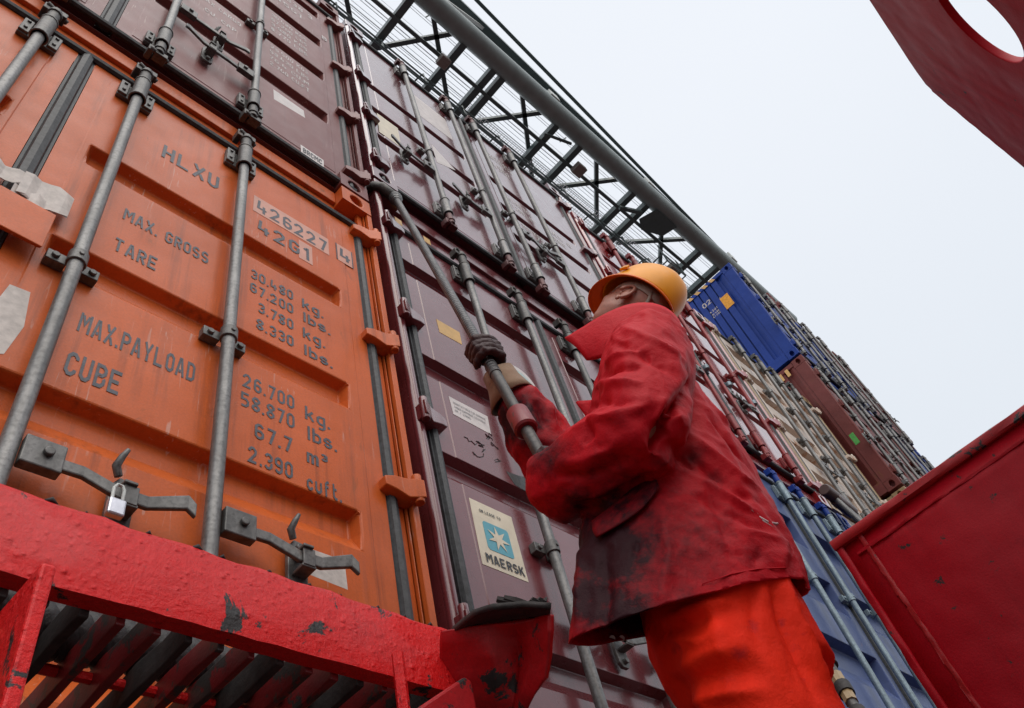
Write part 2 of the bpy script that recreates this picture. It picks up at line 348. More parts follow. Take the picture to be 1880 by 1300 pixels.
def text_mesh(s, x0, x1, zb, h, y, bold=.006, space=1.0):
    V = []; Fc = []; x = 0.; hw = .072+bold*1.2
    for ch in s:
        g = GLYPH[ch]; wd = max([p[0] for st in g for p in st if p is not None], default=.22)+.08
        for st in g:
            v, f = ribbon(st, hw*(.8 if ch == '\u00b3' else 1)); n = len(V); V += [(p.x+x, p.y) for p in v]; Fc += [tuple(i+n for i in q) for q in f]
        x += wd+.12*space
    a0 = min(v[0] for v in V); a1 = max(v[0] for v in V)
    return [(x0+(v[0]-a0)/(a1-a0)*(x1-x0), y, zb+v[1]*h) for v in V], Fc
def lettering(lines, mat, parent, org, y, name='lettering', **k):
    for t, x0, x1, zb, h in lines:                  # one part per line of writing, a thin film just proud of the paint
        MB().add(*text_mesh(t, x0, x1, zb, h, y, **k)).build(name, mat, parent, org, fix=False)
def door_sheet(x0, x1, z0, z1, chans, ca, cb, y, dep=.04, inset=.06):
    xs = sorted({x0, x0+inset, x0+inset+.004, ca, ca+.014, cb-.014, cb, x1-inset-.004, x1-inset, x1})
    zz = [z0, z0+inset, z0+inset+.004, z1-inset-.004, z1-inset, z1]
    for t, bt in chans:
        if bt <= z0+.02 or t >= z1-.02: continue
        zz += [t, t-.012, bt+(t-bt)*.45, bt]
    zs = sorted(set(round(z, 5) for z in zz))
    def hgt(x, z):
        hh = 0.0
        if not (x0+inset+.001 < x < x1-inset-.001 and z0+inset+.001 < z < z1-inset-.001): hh = .0025
        if ca+.01 < x < cb-.01:
            for t, bt in chans:
                if bt+.002 < z < t-.002: return dep
        return hh
    b = MB(); nx = len(xs)
    vs = [(x, y+hgt(x, z), z) for z in zs for x in xs]
    b.add(vs, [(j*nx+i, j*nx+i+1, (j+1)*nx+i+1, (j+1)*nx+i) for j in range(len(zs)-1) for i in range(nx-1)])
    # returned edges
    for (xa, xb, za, zb) in ((x0, x0, z0, z1), (x1, x1, z0, z1), (x0, x1, z0, z0), (x0, x1, z1, z1)):
        b.add([(xa, y+.004, za), (xb, y+.004, zb), (xb, y+.05, zb), (xa, y+.05, za)] if xa == xb else [(xa, y+.004, za), (xb, y+.004, za), (xb, y+.05, za), (xa, y+.05, za)], [(0,1,2,3)])
    return b
def side_wall(x, y0, y1, z0, z1, flip, plain_w=.32, pitch=.28, dep=.036):
    prof = [(y0, 0)]; y = y0+plain_w
    while y+pitch < y1-plain_w:
        prof += [(y, 0), (y+.07, 1), (y+.14, 1), (y+.21, 0)]; y += pitch
    prof.append((y1, 0)); b = MB()
    vs = [(x+flip*dep*h, yy, z) for yy, h in prof for z in (z0, z1)]
    return b.add(vs, [(2*i, 2*i+2, 2*i+3, 2*i+1) for i in range(len(prof)-1)])
def casting(xc0, wd, yf, z0, org, mat, parent, left, hh=.12, dp=.165):
    # block with an oval front hole, an oval outer-side hole
    b = MB(); xc = xc0+wd/2; x1 = xc0+wd; z1 = z0+hh; y1 = yf+dp
    b.holed((xc, yf, z0+hh/2), (1,0,0), (0,0,1), wd, hh, .036, .040, -.06)
    b.v[:] = [(p[0], 2*yf-p[1] if p[1] < yf-1e-6 else p[1], p[2]) for p in b.v]
    xs = xc0 if left else x1
    c = MB(); c.holed((xs, yf+dp/2, z0+hh/2), (0,1,0), (0,0,1), dp, hh, .03, .045, .05)
    c.v[:] = [((2*xs-p[0]) if ((p[0] < xs-1e-6 and left) or (p[0] > xs+1e-6 and not left)) else p[0], p[1], p[2]) for p in c.v]
    b.add(c.v, c.f); xo = x1 if left else xc0
    b.add([(xo, yf, z0), (xo, y1, z0), (xo, y1, z1), (xo, yf, z1)], [(0,1,2,3)])
    b.add([(xc0, y1, z0), (x1, y1, z0), (x1, y1, z1), (xc0, y1, z1)], [(0,1,2,3)])
    b.add([(xc0, yf, z0), (x1, yf, z0), (x1, y1, z0), (xc0, y1, z0)], [(0,1,2,3)])
    b.add([(xc0, yf, z1), (x1, yf, z1), (x1, y1, z1), (xc0, y1, z1)], [(0,1,2,3)])
    o = b.build('corner_casting', mat, parent, org, fix=False)
    me = o.data; bm = bmesh.new(); bm.from_mesh(me); bmesh.ops.remove_doubles(bm, verts=bm.verts, dist=1e-4); bmesh.ops.recalc_face_normals(bm, faces=bm.faces); bm.to_mesh(me); bm.free()
    md = o.modifiers.new('bevel', 'BEVEL'); md.width = .006; md.segments = 2; md.limit_method = 'ANGLE'; md.angle_limit = math.radians(60)
    return o

def locking_bar(door, org, x, y, z0, z1, mat, gm, brk=(), r=.0185, top_vis=True, lugm=None):
    lugm = lugm or gm
    bar = MB().tube([(x, y, z0+.1), (x, y, z1-.1)], r, 14, False).build('locking_bar', mat, door, org, smooth=True)
    # end cams and the sleeves that guide the bar
    for zc, sg in ((z0, 1), (z1, -1)):
        c = MB()
        c.tube([(x, y, zc+sg*.02), (x, y, zc+sg*.12)], .021, 12)
        c.tube([(x, y, zc+sg*.045), (x, y, zc+sg*.058)], .026, 12)
        c.box(x-.014, x+.036, y-.010, y+.03, min(zc, zc+sg*.036), max(zc, zc+sg*.036))
        c.tube([(x-.036, y-.008, zc+sg*.010), (x+.044, y+.010, zc+sg*.026)], .011, 8)
        c.box(x-.042, x-.020, y-.008, y+.04, min(zc, zc+sg*.05), max(zc, zc+sg*.05))
        c.build('cam', lugm, bar, org, smooth=True, bevel=.003)
        s = MB(); a, e = zc+sg*.13, zc+sg*.29
        s.tube([(x, y, a), (x, y, e)], .0265, 14); s.tube([(x, y, e-sg*.010), (x, y, e)], .030, 14)
        s.tube([(x, y, a), (x, y, a+sg*.010)], .029, 14)
        s.build('bar_guide', gm, bar, org, smooth=True, bevel=.002)
        pl = MB(); za_, zb_ = min(a+sg*.02, e-sg*.03), max(a+sg*.02, e-sg*.03)
        pl.box(x-.062, x+.062, y+.030, y+.047, za_, zb_)
        for sx in (-1, 1):
            xa = x+sx*.030; xb = x+sx*.062
            pl.box(min(xa, xb), max(xa, xb), y+.020, y+.031, za_+.004, zb_-.004)
            for t in (.045, .10): pl.tube([(x+sx*.046, y+.022, a+sg*t), (x+sx*.046, y+.014, a+sg*t)], .007, 8)
        pl.build('guide_plate', gm, bar, org, smooth=True, bevel=.003)
    for zb in brk:
        k = MB(); k.tube([(x, y, zb-.022), (x, y, zb+.022)], .0245, 14)
        k.box(x-.066, x-.016, y+.018, y+.046, zb-.018, zb+.020); k.box(x+.016, x+.064, y+.018, y+.046, zb-.018, zb+.020)
        for sx in (-.046, .046): k.tube([(x+sx, y+.020, zb), (x+sx, y+.009, zb)], .010, 8)
        k.tube([(x, y-.022, zb), (x, y-.028, zb)], .007, 8)
        k.build('bar_bracket', gm, bar, org, smooth=True, bevel=.002)
    return bar
def handle(door, org, x, y, z, sgn, mat, ln=.36, latch=True, tilt=-.02, padlock=False):
    X = lambda t: x+sgn*t
    h = MB()
    h.box(min(X(.0), X(.078)), max(X(.0), X(.078)), y-.020, y+.006, z-.034, z+.036)      # hub clamped to the bar
    h.tube([(X(.045), y-.019, z+.004), (X(.045), y-.030, z+.004)], .011, 10)
    pts = [(.06, 0, -.002), (.12, .0, -.004), (.19, -.030, -.014), (.25, -.032, -.016), (.33, -.004, -.026), (ln*1.02, -.026, -.032)]
    rings = []
    for i, (t, dz, dy) in enumerate(pts):
        hw = (.014, .014, .015, .016, .019, .017)[i]
        rings.append([(X(t), y+dy-.006, z+dz-hw), (X(t), y+dy-.006, z+dz+hw), (X(t), y+dy+.006, z+dz+hw), (X(t), y+dy+.006, z+dz-hw)])
    h.loft(rings)
    ho = h.build('door_handle', mat, door, org, bevel=.003)
    if latch:
        k = MB(); xc = X(.21); zz = z-.032
        poly = [(xc-.026*sgn, zz-.070), (xc-.014*sgn, zz-.086), (xc+.014*sgn, zz-.086), (xc+.027*sgn, zz-.070), (xc+.029*sgn, zz+.040), (xc+.022*sgn, zz+.072), (xc-.010*sgn, zz+.076), (xc-.026*sgn, zz+.050)]
        k.prism([(a, y+.032, b) for a, b in poly], (0, -.014, 0))
        k.box(xc-.017, xc+.020, y-.026, y+.022, zz-.030, zz-.022)
        k.box(xc-.015, xc+.017, y-.028, y-.022, zz-.026, zz+.022)
        k.box(xc-.018, xc+.010, y-.034, y+.018, zz+.020, zz+.028)
        for dz in (.050, -.066): k.tube([(xc, y+.020, zz+dz), (xc, y+.004, zz+dz)], .010, 10)
        k.tube([(xc-.016*sgn, y+.012, zz+.070), (xc-.028*sgn, y+.004, zz+.090), (xc-.024*sgn, y-.008, zz+.108), (xc-.016*sgn, y-.014, zz+.128)], [.009,.010,.008,.005], 8)
        k.build('handle_latch', mat, door, org, smooth=True, bevel=.003)
    return ho
def hinge(door, org, xd, xp, yf, z, mat, sgn):
    # folded strap from the door edge (xd) to the post (xp)
    b = MB(); L = abs(xp-xd); h1, h2 = .022, .048
    sect = [(0, -.012, h1), (.25*L, -.020, h1+.012), (.62*L, -.022, h2), (.80*L, -.034, h2), (L, -.044, h2-.004)]
    rings = []
    for t, dy, hh in sect:
        x = xd+sgn*t
        rings.append([(x, yf+dy, z-hh), (x, yf+dy, z+hh*.55), (x, yf+dy+.022, z+hh*.62), (x, yf+.03, z+hh*.62), (x, yf+.03, z-hh*1.02), (x, yf+dy+.02, z-hh*1.02)])
    b.loft(rings); b.tube([(xp-sgn*.012, yf-.022, z-.058), (xp-sgn*.012, yf-.022, z+.05)], .016, 10)
    return b.build('hinge', mat, door, org, smooth=True, bevel=.003)

def container(name, label, x0, x1, z0, z1, mat, yf=YF, depth=12.19, chans=None, bars=None, barm=None, guidem=None, gz=(.11,.28), brk=(.5,),
              handles=None, postm=None, sides='', lugm=None, detail=True, seam=.062, chanx=None, door_dy=.018, sill_dy=.045, castm=None, handlem=None, cx=None, hingez=None, dep=.04, tubepost=True, sidep=(.32, .28, .036)):
    """chans: (top, bottom) of each horizontal channel of the doors; bars: x of the locking bars; gz: height of sill and header."""
    org = Vector((x0, yf, z0)); wd = x1-x0; H = z1-z0
    root = empty(name, org, label, 'shipping container', 'containers stacked on the ship')
    postm = postm or mat; castm = castm or mat
    cx = cx if cx is not None else (x0+x1)/2
    ys = yf+sill_dy; pw = .062; zs, zh = z0+gz[0], z1-gz[1]
    b = MB()
    yb = yf+depth
    for x, fl in ((x0+.012, 1), (x1-.012, -1)):
        sw = side_wall(x, yf+.10, yb-.1, z0+.15, z1-.06, fl, *sidep); b.add(sw.v, sw.f)
    b.box(x0, x0+.06, yf+.16, yb, z0+.012, z0+.155); b.box(x1-.06, x1, yf+.16, yb, z0+.012, z0+.155)
    b.box(x0, x0+.05, yf+.16, yb, z1-.075, z1-.012); b.box(x1-.05, x1, yf+.16, yb, z1-.075, z1-.012)
    b.box(x0+.05, x1-.05, yf+.07, yb-.02, z1-.03, z1-.018); b.box(x0+.06, x1-.06, yf+.07, yb-.02, z0+.10, z0+.12)
    b.box(x0+.02, x1-.02, yb-.04, yb, z0+.02, z1-.02)
    b.build('body', mat, root, org)
    CW, CH = .165, .122
    for left, xc in ((True, x0), (False, x1-CW)):
        casting(xc, CW, yf, z0, org, castm, root, left); casting(xc, CW, yf, z1-CH, org, castm, root, left)
        s = 1 if left else -1; xo = x0 if left else x1
        p = MB(); za, zb = z0+CH, z1-CH
        # J section post: outer tube and inner lip
        if tubepost: p.tube([(xo+s*.022, yf+.022, za), (xo+s*.022, yf+.022, zb)], .0215, 12, False)
        else: p.box(min(xo+s*.001, xo+s*.026), max(xo+s*.001, xo+s*.026), yf+.004, yf+.023, za, zb); p.box(min(xo+s*.030, xo+s*.034), max(xo+s*.030, xo+s*.034), yf+.022, yf+.035, za, zb)
        p.box(min(xo+s*.002, xo+s*.016), max(xo+s*.002, xo+s*.016), yf+.022, yf+.16, za, zb)
        p.box(min(xo+s*.036, xo+s*.062), max(xo+s*.036, xo+s*.062), yf+.034, yf+.055, za, zb)
        p.box(min(xo+s*.012, xo+s*.05), max(xo+s*.012, xo+s*.05), yf+.055, yf+.075, za, zb)
        p.build('corner_post', postm, root, org, smooth=True, bevel=.003)
    f = MB(); f.box(x0+CW, x1-CW, ys, ys+.10, z0+.008, zs-.02); f.box(x0+.06, x1-.06, ys+.012, ys+.1, zs-.02, zs-.002)
    f.build('sill', mat, root, org, bevel=.004)
    f = MB(); f.box(x0+CW, x1-CW, ys+.005, ys+.1, z1-.10, z1-.006); f.box(x0+.06, x1-.06, ys+.025, ys+.1, zh+.002, z1-.10)
    f.build('header', mat, root, org, bevel=.004)
    chans = chans or [(z0+H*t, z0+H*t-.13) for t in (.82, .64, .46, .28)]
    bars = bars or [cx-.88*wd/2*.97, cx-.22*wd/2, cx+.22*wd/2, cx+.88*wd/2*.97]
    yd = yf+door_dy
    g = MB()
    g.tube([(x0+.07, yd-.002, zs+.012), (x1-.07, yd-.002, zs+.012)], .016, 8); g.tube([(x0+.07, yd-.002, zh-.012), (x1-.07, yd-.002, zh-.012)], .017, 8)
    gl = []
    for xa, xb in ((x0+.065, x0+.112), (cx-.030, cx+.030), (x1-.112, x1-.065)):
        g.box(xa, xb, yd+.004, yd+.03, zs+.02, zh-.02); g.tube([((xa+xb)/2, yd+.006, zs+.01), ((xa+xb)/2, yd+.006, zh-.01)], (xb-xa)*.38, 8)
    g.build('gasket', RUBBER, root, org, smooth=True)
    barm = barm or STEEL; guidem = guidem or barm; lugm = lugm or guidem
    yb_ = yf-.03
    for side in (0, 1):
        xa, xb = (x0+.112, cx-.032) if side == 0 else (cx+.032, x1-.112)
        ca, cb = (xa+.085, xb-.085) if chanx is None else chanx[side]
        ds = door_sheet(xa, xb, zs+.026, zh-.028, chans, ca, cb, yd, dep, seam)
        door = ds.build('door', mat, root, org, bevel=.005)
        bm = bmesh.new(); bm.from_mesh(door.data); bmesh.ops.remove_doubles(bm, verts=bm.verts, dist=1e-4); bmesh.ops.recalc_face_normals(bm, faces=bm.faces); bm.to_mesh(door.data); bm.free()
        mine = [x for x in bars if xa-.05 < x < xb+.05]
        for x in mine:
            locking_bar(door, org, x, yb_, zs-.075, zh+.075, barm, guidem, [z0+H*t if t < 1.5 else t for t in brk], lugm=lugm)
        if detail:
            xp = x0+.0 if side == 0 else x1
            s = -1 if side == 0 else 1
            for z in (hingez or [zs+.10, zs+(zh-zs)*.36, zs+(zh-zs)*.64, zh-.08]):
                hinge(door, org, xp-s*.132, xp-s*.006, yf, z, mat, s)
            for x, z, sg in (handles or [(x, z0+H*.3, 1 if side else -1) for x in mine]):
                if xa-.05 < x < xb+.05: handle(door, org, x+.02*sg, yb_, z, sg, handlem or guidem, ln=.34)
    return root, org, yd
def sticker(poly, mat, parent, org, y, name='sticker'):
    # thin quad film: poly of (x, z)
    b = MB(); b.prism([(x, y, z) for x, z in poly], (0, .0012, 0)); return b.build(name, mat, parent, org)

# near columns -----------------------------------------------------
OR_B = [-.50, -.09, .245, .667]
root, org, yd = container('shipping_container', 'orange container with black stencilled weights, beside the worker', -1.215, 1.335, .45, 3.475, ORANGE, barm=STEEL, guidem=STEELM, lugm=STEELD,
    chans=[(3.14-.0, 3.139), (2.587, 2.461), (2.034, 1.905), (1.489, 1.352), (.94, .80)][1:], bars=OR_B, gz=(.16, .29), brk=(1.905,), cx=.06,
    handles=[(.245, 1.235, 1), (.667, 1.235, 1), (-.09, 1.235, -1), (-.5, 1.235, -1)], chanx=[(-1.0, -.055), (.178, 1.122)], hingez=[3.12, 2.36, 1.63, .95], tubepost=False)
T = yd-.0018
lettering([('HLXU', .385, .60, 2.775, .095), ('MAX. GROSS', .327, .60, 2.275, .062), ('TARE', .327, .45, 2.10, .066), ('MAX.PAYLOAD', .304, .606, 1.705, .074), ('CUBE', .304, .43, 1.545, .082),
    ('426227', .757, 1.075, 2.80, .085), ('4', 1.135, 1.185, 2.82, .085), ('42G1', .765, .985, 2.655, .085),
    ('30.480', .750, .912, 2.335, .054), ('67.200', .750, .912, 2.255, .054), ('3.780', .782, .912, 2.165, .054), ('8.330', .778, .912, 2.075, .054),
    ('kg.', .948, 1.035, 2.327, .054), ('lbs.', .952, 1.060, 2.247, .054), ('kg.', .948, 1.035, 2.157, .054), ('lbs.', .952, 1.06, 2.067, .054),
    ('26.700', .742, .912, 1.78, .058), ('58.870', .742, .912, 1.70, .058), ('67.7', .788, .905, 1.60, .058), ('2.390', .770, .905, 1.505, .058),
    ('kg.', .948, 1.035, 1.765, .056), ('lbs.', .955, 1.055, 1.682, .056), ('m\u00b3', .950, 1.02, 1.592, .056), ('cuft.', .948, 1.06, 1.492, .058)],
    INK, root, org, T, bold=.003, space=1.12)
FILM = worn(plain('faded decal film', (.60,.27,.19), .45, 0, .12, 20, .05, .001), .30, .36)
sticker([(.742, 2.905), (1.082, 2.915), (1.082, 2.79), (.742, 2.785)], FILM, root, org, T+.0007, 'number_decal')
sticker([(1.125, 2.925), (1.197, 2.927), (1.195, 2.80), (1.125, 2.80)], FILM, root, org, T+.0007, 'number_decal')
sticker([(.94, 2.77), (1.0, 2.77), (1.0, 2.64), (.94, 2.64)], FILM, root, org, T+.0007, 'number_decal')
for xa, xb in ((1.118, 1.123), (1.196, 1.201)):      # lines either side of the check digit
    MB().prism([(xa, T, 2.80), (xb, T, 2.80), (xb, T, 2.925), (xa, T, 2.925)], (0, .001, 0)).build('check_digit_line', INK, root, org)
sticker([(.915, 1.318), (1.055, 1.312), (1.06, 1.212), (.91, 1.222)], TAPE, root, org, yd-.001, 'torn_label')
fl = MB(); fl.loft([[(.025, YF-.012, z), (.16, YF-.016, z-.005), (.165, YF-.028, z-.01), (.025, YF-.026, z)] for z in (2.06, 2.0, 1.945, 1.90)])
fl.build('lap_plate', ORANGE, root, org, bevel=.003)
tp = MB()
for i, (x0_, z0_, x1_, z1_) in enumerate(((-.03, 2.19, .06, 2.12), (.06, 2.20, .19, 2.085), (.05, 2.12, .14, 2.05))):
    n = 6; ring = []
    for k in range(n+1):
        t = k/n; ring.append([(x0_+(x1_-x0_)*t, YF+.0-.006*math.sin(9*t+i)-.012, z0_+rnd.uniform(-.008, .008)), (x0_+(x1_-x0_)*t, YF-.006*math.sin(8*t+i)-.012, z1_+rnd.uniform(-.008, .008)), (x0_+(x1_-x0_)*t, YF-.006*math.sin(8*t+i)-.009, z1_), (x0_+(x1_-x0_)*t, YF-.006*math.sin(9*t+i)-.009, z0_)])
    tp.loft(ring)
tp.build('torn_tape', TAPE, root, org)
sticker([(.14, 1.76), (.185, 1.765), (.20, 1.64), (.185, 1.53), (.13, 1.49), (.12, 1.60)], TAPE, root, org, yd-.001, 'torn_tape')
# padlock hanging on the left handle
pk = empty('padlock', (.448, YF-.07, 1.205), 'small silver padlock hanging from the handle latch of the orange container', 'padlock')
MB().box(.431, .465, YF-.076, YF-.058, 1.125, 1.165).build('lock_body', plain('padlock metal', (.55,.55,.60), .3, .7, .1), pk, pk.location, bevel=.004)
MB().tube([(.438, YF-.067, 1.163), (.438, YF-.067, 1.195), (.443, YF-.067, 1.205), (.453, YF-.067, 1.205), (.458, YF-.067, 1.195), (.458, YF-.067, 1.163)], .0035, 8).build('shackle', PALE, pk, pk.location, smooth=True)

root, org, yd = container('shipping_container', 'dull maroon container with white stencilled rows, stacked on the orange one', -1.215, 1.335, 3.50, 6.56, MAROON, barm=STEEL, guidem=STEELM, lugm=STEELD,
    chans=[(6.15, 6.0), (5.55, 5.39), (4.94, 4.79), (4.315, 4.165)], bars=[-.52, -.12, .26, .685], gz=(.03, .27), brk=(4.78,), cx=.06,
    handles=[(.26, 4.15, 1), (.685, 3.92, -1), (-.12, 4.0, -1)], chanx=[(-1.0, -.055), (.178, 1.145)], hingez=[3.70, 4.45, 5.20, 6.10], tubepost=False)
T = yd-.0018
rows = ['30.480 KGS', '67.200 LBS', '3.980 KGS', '8.770 LBS', '26.500 KGS', '58.430 LBS', '76.4 CU.M', '2.700 CU.FT']
L = [(t, .80, 1.02, 5.23-i*.155-(.15 if i > 1 else 0)+(.12 if i < 2 else .0), .058) for i, t in enumerate(rows)]
L = [(t, .78, 1.03, z, .05) for t, z in zip(rows, (5.28, 5.19, 5.10, 5.01, 4.70, 4.61, 4.52, 4.43))]
L += [('26338 3', .78, 1.09, 5.86, .075), ('B', 1.16, 1.2, 5.62, .07), ('45G1', .80, 1.0, 5.70, .075), ('MAX CARGO', .36, .60, 4.67, .05), ('CU. CAP', .40, .58, 4.52, .05), ('TARE', .36, .5, 5.1, .05), ('MAX GROSS', .36, .6, 5.25, .05)]
lettering(L, WHITEINK, root, org, T, bold=.006)
sticker([(.81, 4.11), (.985, 4.135), (.995, 4.03), (.815, 3.99)], PAPER, root, org, yd-.001)
sticker([(.962, 3.665), (1.092, 3.665), (1.09, 3.585), (.964, 3.585)], PAPER, root, org, yd-.001)
lettering([('BRCMC', .975, 1.08, 3.60, .048)], BLACK, root, org, yd-.0025, name='sticker_print')

LX0, LX1, LC = 1.395, 3.83, 2.50
root, org, yd = container(
    'shipping_container', 'wine red container behind the lashing rod, with a star logo sticker', LX0, LX1, .45, 3.83, WINE, barm=STEEL, guidem=STEELM, lugm=STEELD,
    chans=[(3.18, 3.05), (2.47, 2.335), (1.925, 1.80), (1.23, 1.10)], bars=[1.90, 2.315, 2.69, 3.10], gz=(.16, .36), brk=(1.62,), cx=LC, chanx=[(1.485, 2.40), (2.60, 3.60)],
    handles=[(1.90, 1.36, 1), (2.315, 1.36, 1)], hingez=[3.40, 2.66, 2.05, 1.2])
T = yd-.0012
sticker([(1.587, 1.746), (1.785, 1.745), (1.783, 1.474), (1.580, 1.474)], CREAMP, root, org, T, 'logo_sticker')
def rrect(x0, x1, z0, z1, r, n=5):
    p = []
    for cx_, cz_, a0 in ((x1-r, z1-r, 0), (x0+r, z1-r, 90), (x0+r, z0+r, 180), (x1-r, z0+r, 270)):
        for k in range(n+1): a = math.radians(a0+90*k/n); p.append((cx_+r*math.cos(a), cz_+r*math.sin(a)))
    return p
sticker(rrect(1.625, 1.742, 1.548, 1.665, .012), TEAL, root, org, T-.0012, 'logo_square')
star = []
for k in range(14):
    a = math.radians(90+k*180/7+8); r_ = .052 if k % 2 == 0 else .019
    star.append((1.683+r_*math.cos(a), 1.606+r_*math.sin(a)))
sb = MB(); c0 = (1.683, T-.0028, 1.606); sb.add([c0]+[(x, T-.0028, z) for x, z in star], [(0, 1+i, 1+(i+1) % 14) for i in range(14)]); sb.build('logo_star', CREAMP, root, org, fix=False)
lettering([('MAERSK', 1.602, 1.772, 1.490, .036), ('ON LEASE TO', 1.622, 1.72, 1.70, .013)], BLACK, root, org, T-.0022, name='logo_lettering', bold=.006)
sticker([(1.604, 2.268), (1.81, 2.272), (1.80, 2.165), (1.607, 2.168)], PAPER, root, org, T, 'label')
lettering([('MANUFACTURED FOR CARRIAGE', 1.62, 1.79, 2.235, .012), ('TIMBER COMPONENT TREATMENT', 1.62, 1.785, 2.212, .012), ('IM / 2005', 1.62, 1.70, 2.19, .012)], plain('faint print', (.3,.28,.28), .5), root, org, T-.0015, name='label_print')
sticker([(1.64, 2.80), (1.777, 2.806), (1.772, 2.712), (1.642, 2.705)], YELP, root, org, T, 'yellow_label')
sticker([(1.83, 1.985), (1.90, 1.995), (1.965, 2.015), (1.955, 1.92), (1.86, 1.93)], STEELD, root, org, yd-.001, 'tape_patch')
cp = [(2.14+.105*math.cos(t*math.pi/12), 2.70+.105*math.sin(t*math.pi/12)) for t in range(24)]
sticker(cp, PAPER, root, org, T, 'round_sticker')
sticker([(2.14+.075*math.cos(t*math.pi/12), 2.70+.075*math.sin(t*math.pi/12)) for t in range(24)], plain('pale green print', (.42,.52,.50), .5), root, org, T-.001, 'round_sticker_print')
for k, x in enumerate((1.545, 1.64, 1.735)):
    sticker([(x, 3.60), (x+.045, 3.60), (x+.045, 3.655), (x, 3.655)], YELP, root, org, YF+.045+.0035, 'warning_stripe')
sk = MB()                                        # scuffs on the lower panel
for i in range(9):
    p = [(1.70+rnd.uniform(0, .12), yd-.001, 2.06+rnd.uniform(-.06, .08))]
    for j in range(5): q = p[-1]; p.append((q[0]+rnd.uniform(-.02, .022), yd-.001, q[2]+rnd.uniform(-.02, .02)))
    sk.tube(p, .0016, 4)
sk.build('scuff_marks', GRIME, root, org)

root, org, yd = container('shipping_container', 'glossy wine red container above the lashing rod, with a blank plate on its door', LX0, LX1, 3.865, 6.53, WINE2, barm=STEEL, guidem=STEEL, lugm=LUGM,
    chans=[(5.46, 5.36), (5.03, 4.93), (4.60, 4.50)], bars=[1.905, 2.37, 2.655, 3.09], gz=(.03, .17), brk=(4.78,), cx=2.55, sill_dy=.06, chanx=[(1.515, 2.40), (2.66, 3.62)],
    handles=[(1.905, 4.47, -1), (2.37, 4.42, -1), (2.655, 4.55, 1), (3.09, 4.5, -1)], hingez=[4.1, 4.75, 5.4, 6.2], handlem=STEEL)
sticker([(1.545, 4.94), (1.715, 4.95), (1.70, 4.64), (1.53, 4.63)], CREAMP, root, org, yd-.001, 'blank_plate')
sticker([(2.0, 6.02), (2.33, 6.02), (2.33, 5.62), (2.01, 5.60)], PAPER, root, org, yd-.001, 'faded_sticker')
sticker([(2.03, 5.15), (2.22, 4.98), (2.03, 4.86)], PAPER, root, org, yd-.001, 'triangle_sticker')
lettering([('GATU 832', 2.80, 3.06, 5.95, .10), ('45G1', 2.80, 2.98, 5.78, .10), ('30.480 KGS', 2.78, 3.05, 5.22, .06), ('67.200 LBS', 2.78, 3.05, 5.12, .06), ('3.900 KGS', 2.78, 3.05, 4.85, .06), ('MAX G', 3.2, 3.5, 5.2, .06), ('TARE', 3.2, 3.4, 5.1, .06)], WHITEINK, root, org, yd-.0018, bold=.004)
# far columns ------------------------------------------------------
five = lambda z0, z1: [(z0+(z1-z0)*t, z0+(z1-z0)*t-.12) for t in (.80, .64, .48, .32)]
container('shipping_container', 'slate blue container with pale blue locking bars, under the red one', 3.90, 5.98, .45, 3.52, BLUEG, barm=STEELB, guidem=STEELB, lugm=DBLUE,
    chans=[(3.0-.52*i, 3.0-.52*i-.26) for i in range(5)], bars=[4.40, 4.87, 5.21, 5.60], gz=(.14, .16), brk=(2.35, 1.35), handles=[(4.4, 1.0, 1), (5.6, 1.0, -1)], dep=.06)
container('shipping_container', 'bright red container with red painted locking bars, behind the yellow helmet', 3.90, 5.98, 3.57, 6.25, REDC, barm=STEELR, guidem=STEELR, lugm=STEELR,
    chans=five(3.57, 6.25), bars=[4.31, 4.69, 5.02, 5.50], gz=(.12, .14), brk=(4.9,), handles=[(4.69, 4.4, -1), (5.02, 4.4, 1), (5.5, 4.4, -1)], handlem=STEEL)
container('shipping_container', 'dark blue container low down under the rusty cream one', 6.03, 8.25, .45, 3.55, DBLUE, barm=STEEL, guidem=STEEL)
container('shipping_container', 'cream container with wavy doors streaked with orange rust', 6.03, 8.25, 3.60, 6.27, CREAM, barm=STEEL, guidem=STEEL, lugm=STEELD, postm=TAN, castm=TAN,
    chans=[(5.95-.36*i, 5.95-.36*i-.20) for i in range(6)], bars=[6.48, 6.93, 7.27, 7.68], gz=(.12, .14), brk=(5.3, 4.6), handles=[(6.48, 4.3, 1), (7.27, 4.3, 1)], dep=.075)
def side_marks(x, items, mat, parent, org, name='side_lettering'):
    # lettering on the long side that faces the camera
    for t, y0, y1, z, h in items:
        r, f = text_mesh(t, 0, 1, 0, h, 0); MB().add([(x-.002, y1+(y0-y1)*p[0], z+p[2]) for p in r], f).build(name, mat, parent, org, fix=False)
XB = 8.30
r_, o_, _ = container('shipping_container', 'tan stained container at the bottom of the tall stack, behind the red plate', XB, 10.40, 2.40, 4.69, TAN, yf=1.05, barm=STEEL, sidep=(.10, .115, .034))
r_, o_, _ = container('shipping_container', 'brown red container in the tall stack, with its corrugated side showing', XB, 10.40, 4.73, 6.95, BROWN, yf=1.05, barm=STEEL, sidep=(.10, .115, .034))
sm_ = MB()
for k in range(3): sm_.prism([(XB-.003, 1.30+k*.10, 6.78), (XB-.003, 1.345+k*.10, 6.78), (XB-.003, 1.345+k*.10, 6.90), (XB-.003, 1.30+k*.10, 6.90)], (.001, 0, 0))
sm_.build('warning_stripe', YELP, r_, o_)
sm_ = MB().prism([(XB-.001, 1.13, 5.42), (XB-.001, 1.19, 5.42), (XB-.001, 1.19, 5.58), (XB-.001, 1.13, 5.58)], (.0008, 0, 0)); sm_.build('green_sticker', plain('green sticker', (.07,.35,.06)), r_, o_)
